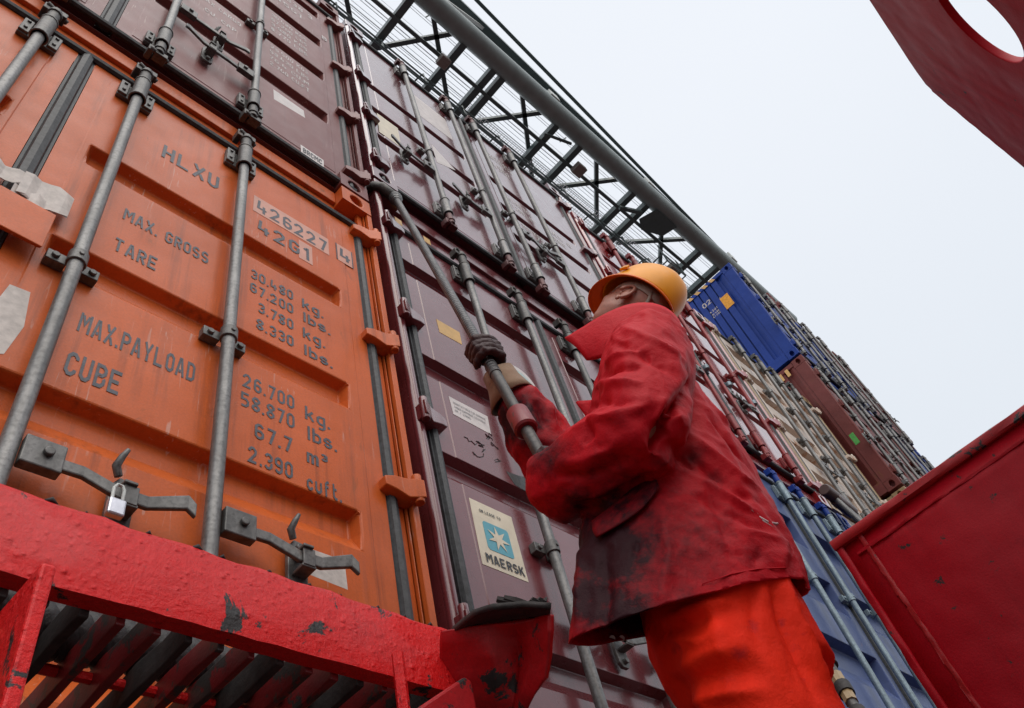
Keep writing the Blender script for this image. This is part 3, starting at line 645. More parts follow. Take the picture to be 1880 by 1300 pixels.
r_, o_, _ = container('shipping_container', 'deep blue container on top of the tall stack, with its corrugated side showing', XB, 10.40, 6.99, 9.15, DBLUE, yf=1.05, barm=STEEL, sidep=(.10, .115, .034))
o1, o2, o3, o4 = (on(px, py, x=XB+.01) for px, py in ((1297, 558), (1325, 548), (1313, 572), (1335, 553)))
side_marks(XB+.012, [('02', o1.y-.075, o1.y+.075, o1.z-.05, .095), ('4', o2.y-.03, o2.y+.03, o2.z-.05, .095), ('42G1', o3.y-.06, o3.y+.07, o3.z+.02, .045), ('30.480', o3.y-.06, o3.y+.07, o3.z-.04, .035), ('67.200', o3.y-.06, o3.y+.07, o3.z-.09, .035)], WHITEINK, r_, o_)
b = MB(); b.prism([(XB+.006, o4.y-.07, o4.z-.13), (XB+.006, o4.y+.07, o4.z-.13), (XB+.006, o4.y+.07, o4.z+.13), (XB+.006, o4.y-.07, o4.z+.13)], (.001, 0, 0)); b.build('yellow_sticker', plain('orange sticker', (.75,.33,.02)), r_, o_)
b = MB()
for k in range(5): b.prism([(XB-.001, 1.36+k*.14, 9.07), (XB-.001, 1.43+k*.14, 9.07), (XB-.001, 1.47+k*.14, 9.135), (XB-.001, 1.40+k*.14, 9.135)], (.001, 0, 0))
b.build('warning_stripe', YELP, r_, o_)
for lab, z0, z1, mt in (('grey container fronting the far edge of the stacks, low down', 2.4, 5.0, GREYC), ('dark blue container at the far edge, between grey and brown ones', 5.04, 7.64, DBLUE), ('brown container at the far edge of the stacks, topmost there', 7.68, 10.28, BROWN)):
    container('shipping_container', lab, 10.45, 12.95, z0, z1, mt, yf=1.12, barm=STEEL)

# ------------------------------------------------------------------ crane boom high above the stacks
ZC = 30.
crane = empty('gantry_crane', (7, 3.58, ZC), 'dark green lattice boom of a gantry crane crossing above the containers', 'crane'); CO = crane.location
MB().tube([(-6, 3.62, ZC), (33.3, 3.62, ZC)], .41, 28).build('main_tube', GREENP, crane, CO, smooth=True)
xs_ = [3.23, 5.5, 7.73, 10.22, 11.74, 12.22, 15.28, 16.73, 20.27, 21.25, 25.33, 26.85, 29.8, 31.2]
for x in xs_:
    MB().beam((x, 3.7, ZC-.1), (x, 8.2, ZC-.1), .27, .30).build('cross_beam', GREEN, crane, CO)
for (xa, ya), (xb, yb) in (((9.9,3.8),(7.73,6.4)), ((8.6,3.8),(11.6,6.3)), ((14.75,3.8),(12.3,6.4)), ((13.2,3.8),(16.4,6.4)), ((19.6,3.8),(17.0,6.4)), ((17.75,3.8),(20.4,6.2)), ((24.7,3.8),(21.8,6.2)), ((22.4,3.8),(25.2,6.3)), ((5.4,3.8),(3.3,6.4)), ((4.2,3.8),(7.0,6.3)), ((29.2,3.8),(26.9,6.2))):
    MB().beam((xa, ya, ZC+.2), (xb, yb, ZC+.2), .17).build('brace', GREEN, crane, CO)
MB().beam((-6, 4.82, ZC-.30), (33, 4.82, ZC-.30), .14).build('walkway_beam', GREEN, crane, CO)
MB().beam((-6, 6.55, ZC+.1), (33, 6.55, ZC+.1), .24).build('rear_chord', GREEN, crane, CO)
# outer chords higher up and the plates that tie them to the tube
MB().beam((-6, 3.05, ZC+4), (35, 4.05, ZC+4), .40, .36).build('upper_chord', GREEN, crane, CO)
MB().beam((-6, 2.05, ZC+4), (34.5, 3.95, ZC+4), .15, .15).build('upper_rail', GREEN, crane, CO)
for i in range(6):
    x = 2.2+i*5.0
    MB().beam((x, 3.45, ZC+.3), (x+4.6, 3.05+(x+10.6)/41, ZC+3.9), .13).build('chord_brace', PALE if i % 2 else GREEN, crane, CO)
for x in (14.3, 20.6, 27.2):
    MB().box(x, x+.5, 3.16, 3.42, ZC+.1, ZC+.6).build('tie_plate', PALE, crane, CO, bevel=.02)
for i in range(26):
    y = 4.15+i*.145+rnd.uniform(-.04, .04)
    if 4.7 < y < 4.95: continue
    MB().tube([(-6, y, ZC+2.2+rnd.uniform(-.3, .6)), (33, y+rnd.uniform(-.05, .05), ZC+2.2+rnd.uniform(-.3, .6))], rnd.choice((.008, .012, .018, .022)), 6).build('hoist_cable', CABLE, crane, CO)
for k, (y, z) in enumerate(((5.72, ZC-1.2), (5.72, ZC-.65), (6.0, ZC-.1))):
    MB().tube([(-6, y, z), (33, y, z)], .034, 8).build('handrail', GREEN, crane, CO)
for i in range(18):
    x = -2+i*1.95
    MB().tube([(x, 6.35, ZC-.1), (x, 5.95, ZC-.15), (x, 5.72, ZC-.35), (x, 5.72, ZC-1.25)], .034, 8).build('stanchion', GREEN, crane, CO)
me_ = MB()
for i in range(138): me_.tube([(12+i*.15, 5.6, ZC-.05), (12+i*.15, 6.35, ZC-.05)], .012, 4, False)
for j in range(6): me_.tube([(12, 5.6+j*.15, ZC-.05), (32.7, 5.6+j*.15, ZC-.05)], .010, 4, False)
me_.build('walkway_mesh', CABLE, crane, CO)
for x, y, sz in ((9.9, 4.85, .42), (17.2, 4.65, .5), (24.6, 5.3, .5)):
    f = MB().box(x-sz/2, x+sz/2, y-sz/2, y+sz/2, ZC-.75, ZC-.45).build('floodlight', plain('floodlight box', (.20,.17,.15), .5), crane, CO, bevel=.03)
    MB().beam((x+.1, y-.2, ZC-.5), (x+.4, y-.75, ZC-.2), .08).build('lamp_arm', GREEN, f, (0,0,0))
f = MB().prism([(21.6, 3.75, ZC-.45), (23.1, 3.75, ZC-.45), (22.9, 4.5, ZC-.45), (21.8, 4.9, ZC-.45), (21.3, 4.6, ZC-.45)], (0, 0, .04)).build('gusset', GREEN, crane, CO)
f = MB(); f.beam((14.9, 4.45, ZC-.6), (16.1, 4.05, ZC-.6), .1); f.beam((20.0, 4.75, ZC-.6), (21.0, 4.3, ZC-.6), .16)
f.build('cable_tray', GREEN, crane, CO)
# small platform cage further along
cg = MB()
for (xa, ya, za, xb, yb, zb) in ((23.2,5.6,-1.6,23.2,5.0,-1.6), (24.6,5.6,-1.6,24.6,5.0,-1.6), (23.2,5.0,-1.6,24.6,5.0,-1.6), (23.2,5.0,-.3,23.2,5.0,-1.6), (24.6,5.0,-.3,24.6,5.0,-1.6), (23.2,5.0,-1.0,24.6,5.0,-1.0), (23.2,5.6,-1.0,23.2,5.0,-1.0), (24.6,5.6,-1.0,24.6,5.0,-1.0)):
    cg.tube([(xa, ya, ZC+za), (xb, yb, ZC+zb)], .035, 6)
cg.build('cage', GREEN, crane, CO)

# ------------------------------------------------------------------ lashing platform round the camera
BY = .75; BZ0, BZ1 = .570, .675
plat = empty('lashing_platform', (.3, BY, BZ0), 'red painted lashing platform edge with a dirty grating, wet and chipped', 'platform'); PO = plat.location
b = MB(); n = 46
ring = []
for i in range(n+1):
    x = -.5+i*(.80+.5)/n; w1 = .0022*math.sin(i*1.7)+rnd.uniform(-.0012, .0012); w2 = rnd.uniform(-.0012, .0012)
    ring.append([(x, BY, BZ0+w2), (x, BY-.001, BZ1-.008), (x, BY+.004, BZ1+w1), (x, BY+.012, BZ1+w1), (x, BY+.014, BZ1-.008), (x, BY+.014, BZ0+.016), (x, BY+.024, BZ0+.014), (x, BY+.024, BZ0+w2)])
b.loft(ring); b.build('toe_board', RED, plat, PO, smooth=True)
for i in range(16):
    x = -.1+i*.058+rnd.uniform(-.02, .02); r_ = rnd.uniform(.002, .0048)
    MB().tube([(x-r_*rnd.uniform(.9, 2.2), BY+.006, BZ1-.001), (x, BY+.005, BZ1+r_*.8), (x+r_*rnd.uniform(1.2, 2.5), BY+.006, BZ1-.001)], [r_*.6, r_, r_*.5], 8).build('rust_scab', GRIME, plat, PO, smooth='all')
BARP = paint('scraped grating paint', (.20,.010,.012), dirt=(.05,.01,.01), rough=.42, chip=1.15, wave=2, coat=.2, chipc=(.035,.030,.028,1))
for i in range(33):
    x = -.45+i*.040
    g = MB(); rr = []
    tw = rnd.uniform(-.2, .2)
    for k in range(9):
        t = k/8; y = BY+.026+t*.46; h = .019+rnd.uniform(-.0015, .0015); th = .0052+rnd.uniform(-.0012, .0012)
        a = tw*.4; dx = rnd.uniform(-.001, .001)
        rr.append([(x+dx-th-a*h, y, BZ0-h+.012), (x+dx+th-a*h, y, BZ0-h+.012), (x+dx+th+a*h, y, BZ0+h+.012), (x+dx-th+a*h, y, BZ0+h+.012)])
    g.loft(rr); g.build('grating_bar', BARP if i % 3 else GRIME, plat, PO, bevel=.002)
for y in (BY+.17, BY+.34): MB().tube([(-.5, y, BZ0+.018), (.85, y, BZ0+.018)], .007, 8).build('cross_rod', RED, plat, PO, smooth=True)
# upright fin at the left edge
fx = on(86, 1040, y=.62); xf = fx.x
b = MB().prism([(xf-.006, .615, fx.z), (xf-.006, .74, fx.z+.004), (xf-.006, .74, -.4), (xf-.006, .615, -.4)], (.013, 0, 0)); b.build('upright_fin', RED, plat, PO, bevel=.003)
e0 = on(845, 1248, y=.70); b = MB().prism([(e0.x, .69, e0.z), (e0.x-.11, .69, e0.z-.075), (e0.x-.11, .69, e0.z-.3), (e0.x+.012, .69, e0.z-.3), (e0.x+.012, .69, e0.z-.004)], (0, .05, 0)); b.build('bracket', REDE, plat, PO, bevel=.004)
MB().tube([(e0.x-.105, .70, .2), (e0.x-.105, .70, BZ0-.004)], .008, 8).build('bracket_pin', RED, plat, PO, smooth=True)
# torn and bent end plate
def patch(pts_rows, th, name, mat, parent, org, sub=2, jit=0, grime_shade=None):
    # grid of points -> thick sheet that keeps its outline
    nu, nv = len(pts_rows), len(pts_rows[0]); b = MB()
    b.add([p for r in pts_rows for p in r], [(i*nv+j, i*nv+j+1, (i+1)*nv+j+1, (i+1)*nv+j) for i in range(nu-1) for j in range(nv-1)])
    o = b.build(name, mat, parent, org, smooth='all'); me = o.data
    bm = bmesh.new(); bm.from_mesh(me); cl = bm.edges.layers.float.new('crease_edge')
    for e in bm.edges: e[cl] = 1.0 if e.is_boundary else 0.
    bm.to_mesh(me); bm.free()
    cv = me.attributes.new('crease_vert', 'FLOAT', 'POINT'); cv.data.foreach_set('value', [1.0 if k in (0, nv-1, (nu-1)*nv, nu*nv-1) else 0. for k in range(nu*nv)])
    if grime_shade is not None: g_ = me.attributes.new('grime_shade', 'FLOAT', 'POINT'); g_.data.foreach_set('value', [grime_shade]*(nu*nv))
    if sub: md = o.modifiers.new('sub', 'SUBSURF'); md.levels = abs(sub); md.render_levels = abs(sub); md.subdivision_type = 'SIMPLE' if sub < 0 else 'CATMULL_CLARK'
    if jit:
        tx = bpy.data.textures.new('crumple', 'CLOUDS'); tx.noise_scale = .08; md = o.modifiers.new('crumple', 'DISPLACE'); md.texture = tx; md.strength = jit; md.mid_level = .5
    md = o.modifiers.new('thick', 'SOLIDIFY'); md.thickness = th; md.offset = 0
    return o
A = lambda px, py, d: tuple(at(px, py, d))
rows_ = [[A(812,1158,1.155), A(850,1152,1.145), A(900,1146,1.135), A(948,1140,1.125), A(985,1134,1.12), A(1012,1128,1.10)],
         [A(810,1180,1.152), A(852,1176,1.140), A(902,1172,1.128), A(950,1168,1.135), A(982,1160,1.115), A(1011,1158,1.09)],
         [A(808,1205,1.150), A(856,1204,1.138), A(905,1204,1.118), A(955,1200,1.138), A(978,1192,1.112), A(1008,1196,1.09)],
         [A(806,1245,1.150), A(862,1238,1.132), A(910,1236,1.116), A(956,1234,1.130), A(974,1230,1.108), A(1003,1246,1.09)],
         [A(806,1290,1.155), A(866,1282,1.13), A(912,1280,1.118), A(950,1282,1.12), A(962,1270,1.108), A(985,1272,1.10)],
         [A(806,1350,1.165), A(866,1350,1.14), A(908,1350,1.13), A(938,1350,1.13), A(948,1330,1.12), A(958,1312,1.12)]]
patch(rows_, .009, 'bent_plate', paint('burnt red paint', (.46,.008,.012), dirt=(.08,.008,.01), streak=.1, rough=.38, chip=.85, wave=2.4, coat=.1, spec=.35), plat, PO, -3, .010)
lip = [[A(830,1156,1.150), A(870,1126,1.100), A(905,1112,1.085), A(960,1107,1.09), A(1012,1112,1.085)],
       [A(834,1160,1.16), A(875,1138,1.13), A(912,1127,1.12), A(962,1122,1.12), A(1010,1124,1.10)],
       [A(838,1164,1.17), A(880,1152,1.17), A(918,1146,1.165), A(964,1142,1.16), A(1008,1138,1.12)]]
patch(lip, .008, 'torn_lip_shade', GRIME, plat, PO, -2, .006)  # black colour paints in the shade inside the folded lip
sc_ = MB()
for px, py, ex, ey in ((912,1100,958,1108), (925,1098,965,1106)): sc_.tube([at(px, py, 1.12), at((px+ex)/2, (py+ey)/2+2, 1.12), at(ex, ey, 1.13)], [.005,.007,.003], 6)
for i in range(5): sc_.tube([at(975+i*6, 1106-4*(i % 2), 1.14), at(975+i*6+4, 1098+3*(i % 2), 1.15)], [.004,.002], 6)
sc_.build('torn_splinter', GRIME, plat, PO, smooth=True)
# rope and dunnage lying on the grating
rp = MB(); pts = [(-.3+.045*i, 0.90+.02*math.sin(i*.5), BZ0+.062+.008*math.sin(i*.9)) for i in range(26)]
for ph in range(3):
    st_ = []
    for k in range((len(pts)-1)*8+1):
        i = min(k//8, len(pts)-2); t = k/8-i; p = Vector(pts[i]).lerp(Vector(pts[i+1]), t); a = k*.55+ph*2.094
        st_.append(p+Vector((0, math.cos(a), math.sin(a)))*.017)
    rp.tube(st_, .017, 8)
tag(rp.build('rope', plain('oily black rope', (.03,.028,.03), .6, 0, .5, 120, .6, .003), origin=(.2, .90, BZ0+.03), smooth='all'), 'oily black twisted rope lying on the grating', 'rope')
for i, (x0_, x1_, y0_) in enumerate(((.05, .62, 1.16), (-.35, .02, 1.155))):
    tag(MB().box(x0_, x1_, y0_, y0_+.07, BZ0+.028, BZ0+.085).build('timber', plain('wet pale timber', (.42,.34,.24), .6, 0, .35, 14, .4, .004, (1,6,6)), origin=(x0_, y0_, BZ0+.03), bevel=.006), ('long pale timber batten behind the rope', 'short pale timber batten at the left end of the grating')[i], 'timber')

# big dark red plates of the lashing bridge
c0 = on(1530, 1000, x=2.3); 
pl = empty('side_plate', c0, 'large dark red steel plate standing upright beyond the worker', 'steel plate')
zt = c0.z; yt = c0.y
pb = MB(); ny, nz_ = 26, 26
for fx_, off in ((2.3, 0),):
    vs = []; 
    for j in range(nz_+1):
        for i in range(ny+1):
            y = yt-.02-i*(2.2/ny); z = zt-.03-j*(1.9/nz_); vs.append((2.3+.008*math.sin(3.1*y+1)*math.sin(2.3*z)+.004*math.sin(7*y+3*z), y, z))
    pb.add(vs, [(j*(ny+1)+i, j*(ny+1)+i+1, (j+1)*(ny+1)+i+1, (j+1)*(ny+1)+i) for j in range(nz_) for i in range(ny)])
o = pb.build('web', REDP, pl, c0, smooth='all'); md = o.modifiers.new('thick', 'SOLIDIFY'); md.thickness = .014; md.offset = -1
def rough_bar(p0, p1, w_, h_, n=40, j=.0018, up=(0,0,1)):
    p0, p1 = Vector(p0), Vector(p1); t = (p1-p0).normalized(); a = t.cross(Vector(up)).normalized(); b_ = a.cross(t); r = []
    for i in range(n+1):
        p = p0.lerp(p1, i/n); r.append([p+a*(sx*w_/2+rnd.uniform(-j, j))+b_*(sy*h_/2+rnd.uniform(-j, j)) for sx, sy in ((-.8,-1),(.8,-1),(1,-.6),(1,.6),(.8,1),(-.8,1),(-1,.6),(-1,-.6))])
    return MB().loft(r)
rough_bar((2.295, yt, zt-.015), (2.295, yt-2.2, zt-.015), .05, .032).build('top_flange', REDE, pl, c0, smooth=True)
rough_bar((2.295, yt-.012, zt-.02), (2.295, yt-.012, zt-1.95), .034, .022, up=(0,1,0)).build('edge_flange', REDP, pl, c0, smooth=True)
rough_bar((2.290, yt-.085, zt-.03), (2.290, yt-.085, zt-1.9), .014, .014, 90, .0018, up=(0,1,0)).build('weld_bead', REDE, pl, c0, smooth=True)
rough_bar((2.290, yt-.05, zt-.075), (2.290, yt-2.2, zt-.075), .014, .010, 90, .0015).build('weld_bead', REDP, pl, c0, smooth=True)
g0, g1, g2 = on(1606, -8, y=-.5), on(1711, 160, y=-.5), on(1900, 316, y=-.5)
gp = empty('gusset_plate', g1, 'dark red gusset plate with a round hole added for a pale glow, overhead at the right', 'steel plate')
hc = on(1800, 30, y=-.5); hr = .118  # opening added so the sky stands in for a soft pale glow
def cut_plate(outer, holes, th, bev, name, mat, parent, org, to3d):
    # flat plate with holes: filled 2-D curve turned into a mesh and stood up
    cu = bpy.data.curves.new('c', 'CURVE'); cu.dimensions = '2D'; cu.fill_mode = 'BOTH'; cu.extrude = th/2; cu.bevel_depth = bev; cu.bevel_resolution = 2
    for pl_ in [outer]+holes:
        sp = cu.splines.new('POLY'); sp.points.add(len(pl_)-1); sp.use_cyclic_u = True
        for p, q in zip(sp.points, pl_): p.co = (q[0], q[1], 0, 1)
    me = baked(bpy.data.objects.new('c', cu))
    for v in me.vertices: v.co = to3d(v.co)-Vector(org)
    ob = bpy.data.objects.new(name, me); col.objects.link(ob); me.materials.clear(); me.materials.append(mat)
    if parent: ob.parent = parent
    bm = bmesh.new(); bm.from_mesh(me); bmesh.ops.remove_doubles(bm, verts=bm.verts, dist=1e-5); bmesh.ops.recalc_face_normals(bm, faces=bm.faces); bm.to_mesh(me); bm.free()
    return ob
ed = lambda a, b, n, j: [(a[0]+(b[0]-a[0])*k/n+rnd.uniform(-j, j), a[1]+(b[1]-a[1])*k/n+rnd.uniform(-j, j)) for k in range(n)]
outl = ed((.5, g0.z), (g1.x-.02, g1.z+.012), 24, .002)+[(g1.x-.02, g1.z+.004), (g1.x-.006, g1.z-.012), (g1.x+.004, g1.z-.010)]+ed((g1.x+.012, g1.z-.020), (g2.x, g2.z), 14, .0032)+[(g2.x+.16, g2.z-.4), (g2.x+.16, .7), (.5, .7)]
hole = [(hc.x+hr*math.cos(k*math.pi/20), hc.z+hr*math.sin(k*math.pi/20)) for k in range(40)]
cut_plate(outl, [hole], .010, .003, 'plate', REDP, gp, g1, lambda c: Vector((c.x, -.5-c.z, c.y)))

# ------------------------------------------------------------------ worker
from mathutils.bvhtree import BVHTree
from mathutils import noise as mnoise
HIP = Vector((1.46, .66, .87)); FW = Vector((-.62, .78, 0)).normalized(); LF = Vector((-FW.y, FW.x, 0)); UP = Vector((0, 0, 1))
def bf(s, l, z): return HIP+FW*s+LF*l+UP*z                     # body frame: forward, left, up from the hips
def tobf(p): q = Vector(p)-HIP; return (q.dot(FW), q.dot(LF), q.z)
RIM = bf(-.205, 0, 1.02); TILT = math.radians(53)
HF = FW*math.cos(TILT)+UP*math.sin(TILT); HU = -FW*math.sin(TILT)+UP*math.cos(TILT)
YAW = math.radians(17); HF, HL = HF*math.cos(YAW)-LF*math.sin(YAW), LF*math.cos(YAW)+HF*math.sin(YAW)
def hf(f, l, u): return RIM+(HF*f+HL*l+HU*u)*.90                     # head frame
MARCH = MB().box(.93, 3.2, .15, 1.22, -.10, -.06)
wk = MARCH.build('walkway', DECK, None, (2, .7, -.08)); tag(wk, kind='structure')

def rmesh(b, vox, smooth=3, name='m'):
    # fuse overlapping closed shells into one continuous skin
    me = bpy.data.meshes.new(name); me.from_pydata([tuple(v) for v in b.v], [], b.f)
    bm = bmesh.new(); bm.from_mesh(me); bmesh.ops.recalc_face_normals(bm, faces=bm.faces); bm.to_mesh(me); bm.free()
    o = bpy.data.objects.new(name, me)
    md = o.modifiers.new('r', 'REMESH'); md.mode = 'VOXEL'; md.voxel_size = vox
    if smooth: md = o.modifiers.new('s', 'SMOOTH'); md.iterations = smooth; md.factor = .5
    return baked(o)
def ell(axis_pts, radii, n=20, fr=None):
    # loft of ellipses: centres in the body frame, radii (fore-aft, sideways)
    return [[bf(c[0]+r[0]*math.cos(a), c[1]+r[1]*math.sin(a), c[2]+(r[2]*math.cos(a) if len(r) > 2 else 0)) for a in [2*math.pi*k/n for k in range(n)]] for c, r in zip(axis_pts, radii)]
def limb(b, pts, rs, n=14):
    P = [bf(*p) for p in pts]; e0 = P[0]+(P[0]-P[1]).normalized()*rs[0]*.5; e1 = P[-1]+(P[-1]-P[-2]).normalized()*rs[-1]*.4
    b.tube([e0]+P+[e1], [rs[0]*.6]+list(rs)+[rs[-1]*.7], n)
def ball(b, c, r, fr=None, n=14):
    fr = fr or (FW, LF, UP); rings = []
    for i in range(1, 9):
        t = math.pi*i/9; rings.append([Vector(c)+fr[0]*(r[0]*math.sin(t)*math.cos(a))+fr[1]*(r[1]*math.sin(t)*math.sin(a))+fr[2]*(r[2]*math.cos(t)) for a in [2*math.pi*k/n for k in range(n)]])
    b.loft(rings)
def finish(me, name, mat, parent, org):
    for v in me.vertices: v.co -= Vector(org)
    me.materials.clear(); me.materials.append(mat); me.polygons.foreach_set('use_smooth', [True]*len(me.polygons))
    o = bpy.data.objects.new(name, me); col.objects.link(o); o.parent = parent; return o
def bvh_of(me): return BVHTree.FromPolygons([v.co.copy() for v in me.vertices], [tuple(p.vertices) for p in me.polygons])
def stroke(me, bvh, strokes):
    # sculpt folds: each stroke is a line seen in the photo, pressed in or raised where it lies on the cloth
    segs = []
    for pts, wd, amp in strokes:
        hits = []
        for i in range(len(pts)-1):
            for k in range(5):
                px = pts[i][0]+(pts[i+1][0]-pts[i][0])*k/5; py = pts[i][1]+(pts[i+1][1]-pts[i][1])*k/5
                h = bvh.ray_cast(Vector((0,0,0)), ray(px, py).normalized())
                if h[0] is not None: hits.append(h[0])
        if len(hits) > 1: segs.append((np.array(hits), wd*.9, amp*1.6))
    co = np.array([v.co for v in me.vertices]); no = np.array([v.normal for v in me.vertices]); d = np.zeros(len(co))
    for hp, wd, amp in segs:
        best = np.full(len(co), 9.); tt = np.zeros(len(co)); n = len(hp)
        for i in range(n-1):
            a, b_ = hp[i], hp[i+1]; ab = b_-a; L = ab@ab+1e-12
            t = np.clip(((co-a)@ab)/L, 0, 1); q = np.linalg.norm(co-a-t[:, None]*ab, axis=1); m_ = q < best
            best[m_] = q[m_]; tt[m_] = (i+t[m_])/(n-1)
        env = np.sin(np.clip(tt, .04, .96)*math.pi)**.5
        d += amp*np.exp(-(best/wd)**1.35)*env
    co += no*d[:, None]
    me.vertices.foreach_set('co', co.ravel()); me.update()
def crumple(me, amp, sc, seed=0., aniso=(1, 1, 1)):
    nor = [v.normal.copy() for v in me.vertices]; new = []
    for v, n_ in zip(me.vertices, nor):
        p = Vector((v.co.x*aniso[0], v.co.y*aniso[1], v.co.z*aniso[2]))*sc+Vector((seed, seed*2, 0))
        n1 = mnoise.noise(p); n2 = mnoise.noise(p*2.1+Vector((5, 1, 2)))
        new.append(v.co+n_*(amp*((1-abs(n1)*2.2)*.7+(1-abs(n2)*2)*.35-.35)))
    me.vertices.foreach_set('co', [c for q in new for c in q]); me.update()

def cloth(name, c, dirt, weave=900, rough=.62, grime_shade=True, sheen=.2, coat=0.):
    m, nt, bs, tc = base_mat(name); obj = tc.outputs['Object']; c = tuple(c)+(1,); dirt = tuple(dirt)+(1,)
    n1 = noise(nt, 6, 7, obj, .65); n2 = noise(nt, 38, 6, obj, .7)
    cc = mixc(nt, ramp(nt, n1.outputs['Fac'], .35, .7).outputs[0], tuple(x*.8 for x in c[:3])+(1,), c)
    mk = ramp(nt, noise(nt, 11, 9, obj, .72, .4).outputs['Fac'], .60, .72)
    cc = mixc(nt, mk.outputs[0], cc, mixc(nt, .40, cc, dirt))
    if grime_shade:
        at_ = N(nt, 'ShaderNodeAttribute'); at_.attribute_name = 'grime_shade'
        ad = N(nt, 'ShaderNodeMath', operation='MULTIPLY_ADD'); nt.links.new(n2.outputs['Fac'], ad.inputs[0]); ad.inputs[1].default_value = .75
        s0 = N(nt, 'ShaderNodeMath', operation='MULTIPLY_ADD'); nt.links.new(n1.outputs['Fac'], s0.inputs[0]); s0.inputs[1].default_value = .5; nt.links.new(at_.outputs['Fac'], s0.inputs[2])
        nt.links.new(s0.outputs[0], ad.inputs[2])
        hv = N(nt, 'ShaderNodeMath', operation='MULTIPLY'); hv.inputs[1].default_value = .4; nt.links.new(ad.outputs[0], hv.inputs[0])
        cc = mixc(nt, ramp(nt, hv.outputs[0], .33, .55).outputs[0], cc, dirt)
    nt.links.new(cc, bs.inputs['Base Color']); bs.inputs['Roughness'].default_value = rough
    bs.inputs['Specular IOR Level'].default_value = .16; bs.inputs['Sheen Weight'].default_value = sheen; bs.inputs['Sheen Roughness'].default_value = .4; bs.inputs['Coat Weight'].default_value = coat
    wv = noise(nt, weave, 2, obj); bumps(nt, bs, [(wv.outputs['Fac'], .25, .0008), (n2.outputs['Fac'], .5, .005), (n1.outputs['Fac'], .35, .02)])
    return m
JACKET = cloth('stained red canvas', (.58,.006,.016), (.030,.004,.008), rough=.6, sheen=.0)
FLUO = cloth('fluorescent red orange cloth', (1.0,.030,.007), (.25,.012,.03), rough=.7, sheen=.0, coat=.0)
LEATHER = cloth('worn dark glove leather', (.055,.026,.026), (.014,.009,.009), 300, .42, False, .05)
CUFF = cloth('dirty beige cuff', (.30,.19,.12), (.06,.03,.02), 500, .7, False)
SKIN = plain('skin', (.46,.20,.14), .45, 0, .16, 60, .15, .001); SKIN.node_tree.nodes['Principled BSDF'].inputs['Subsurface Weight'].default_value = .12
SKIN.node_tree.nodes['Principled BSDF'].inputs['Subsurface Radius'].default_value = (.01,.004,.002)
HAIR = plain('cropped brown hair', (.24,.135,.10), .7, 0, .45, 420, .9, .003)
HELM = plain('amber helmet plastic', (.86,.33,.004), .34, 0, .12, 7, .06, .002); HELM.node_tree.nodes['Principled BSDF'].inputs['Specular IOR Level'].default_value = .32
BRIM = plain('orange brim plastic', (.88,.17,.003), .36, 0, .06, 5, .03, .002)
BAND = plain('grey white headband', (.36,.31,.25), .6, 0, .2, 50, .2)

man = empty('person', bf(0, 0, -.87), 'worker in stained red jacket, fluorescent trousers and yellow helmet, looking up along a lashing rod', 'person'); MO = man.location

# one continuous body: head, neck, trunk, arms and legs (mostly under the clothes)
SHL, ELL, HAL = (-.10, .185, .60), (.035, .285, .25), (.225, .125, .305)
SHR, ELR, HAR = (-.10, -.185, .60), (.165, -.15, .545), (.288, .0, .955)
bb = MB()
bb.loft(ell([(.0,0,-.10), (.0,0,.05), (-.02,0,.25), (-.05,0,.45), (-.09,0,.60), (-.11,0,.67)], [(.09,.11), (.09,.11), (.085,.11), (.085,.12), (.08,.14), (.05,.09)]))
limb(bb, [(-.11,0,.64), (-.125,0,.80), (-.145,0,.93)], [.062, .058, .060])
for a, e, h in ((SHL, ELL, HAL), (SHR, ELR, HAR)):
    w_ = tuple(e[i]+(h[i]-e[i])*.80 for i in range(3)); limb(bb, [a, e], [.040, .034]); limb(bb, [e, w_], [.034, .026])
for s in (1, -1): limb(bb, [(0, s*.095, -.08), (.03, s*.10, -.44), (-.02, s*.11, -.80)], [.082, .056, .040]); limb(bb, [(-.03, s*.11, -.83), (.16, s*.13, -.85)], [.035, .03])
fr = (HF, HL, HU)
ball(bb, hf(-.012, 0, .005), (.103, .079, .098), fr, 18)              # skull
ball(bb, hf(.030, 0, -.055), (.066, .066, .088), fr, 16)              # face
ball(bb, hf(.050, 0, -.115), (.042, .046, .036), fr, 12)              # chin
ball(bb, hf(.012, 0, -.085), (.060, .062, .045), fr, 12)              # jaw
bb.tube([hf(.086, 0, -.018), hf(.098, 0, -.045), hf(.106, 0, -.064), hf(.090, 0, -.070)], [.008, .010, .012, .009], 8)   # nose
for s in (1, -1):
    ball(bb, hf(.080, s*.030, -.012), (.022, .026, .010), fr, 10)     # brow
    ball(bb, hf(.064, s*.045, -.052), (.022, .020, .018), fr, 10)     # cheekbone
bb.tube([hf(.083, -.024, -.098), hf(.094, 0, -.096), hf(.083, .024, -.098)], [.006, .009, .006], 8)
bb.tube([hf(.080, -.020, -.108), hf(.090, 0, -.108), hf(.080, .020, -.108)], [.005, .008, .005], 8)
me = rmesh(bb, .0062, 3, 'body'); finish(me, 'body', SKIN, man, MO)
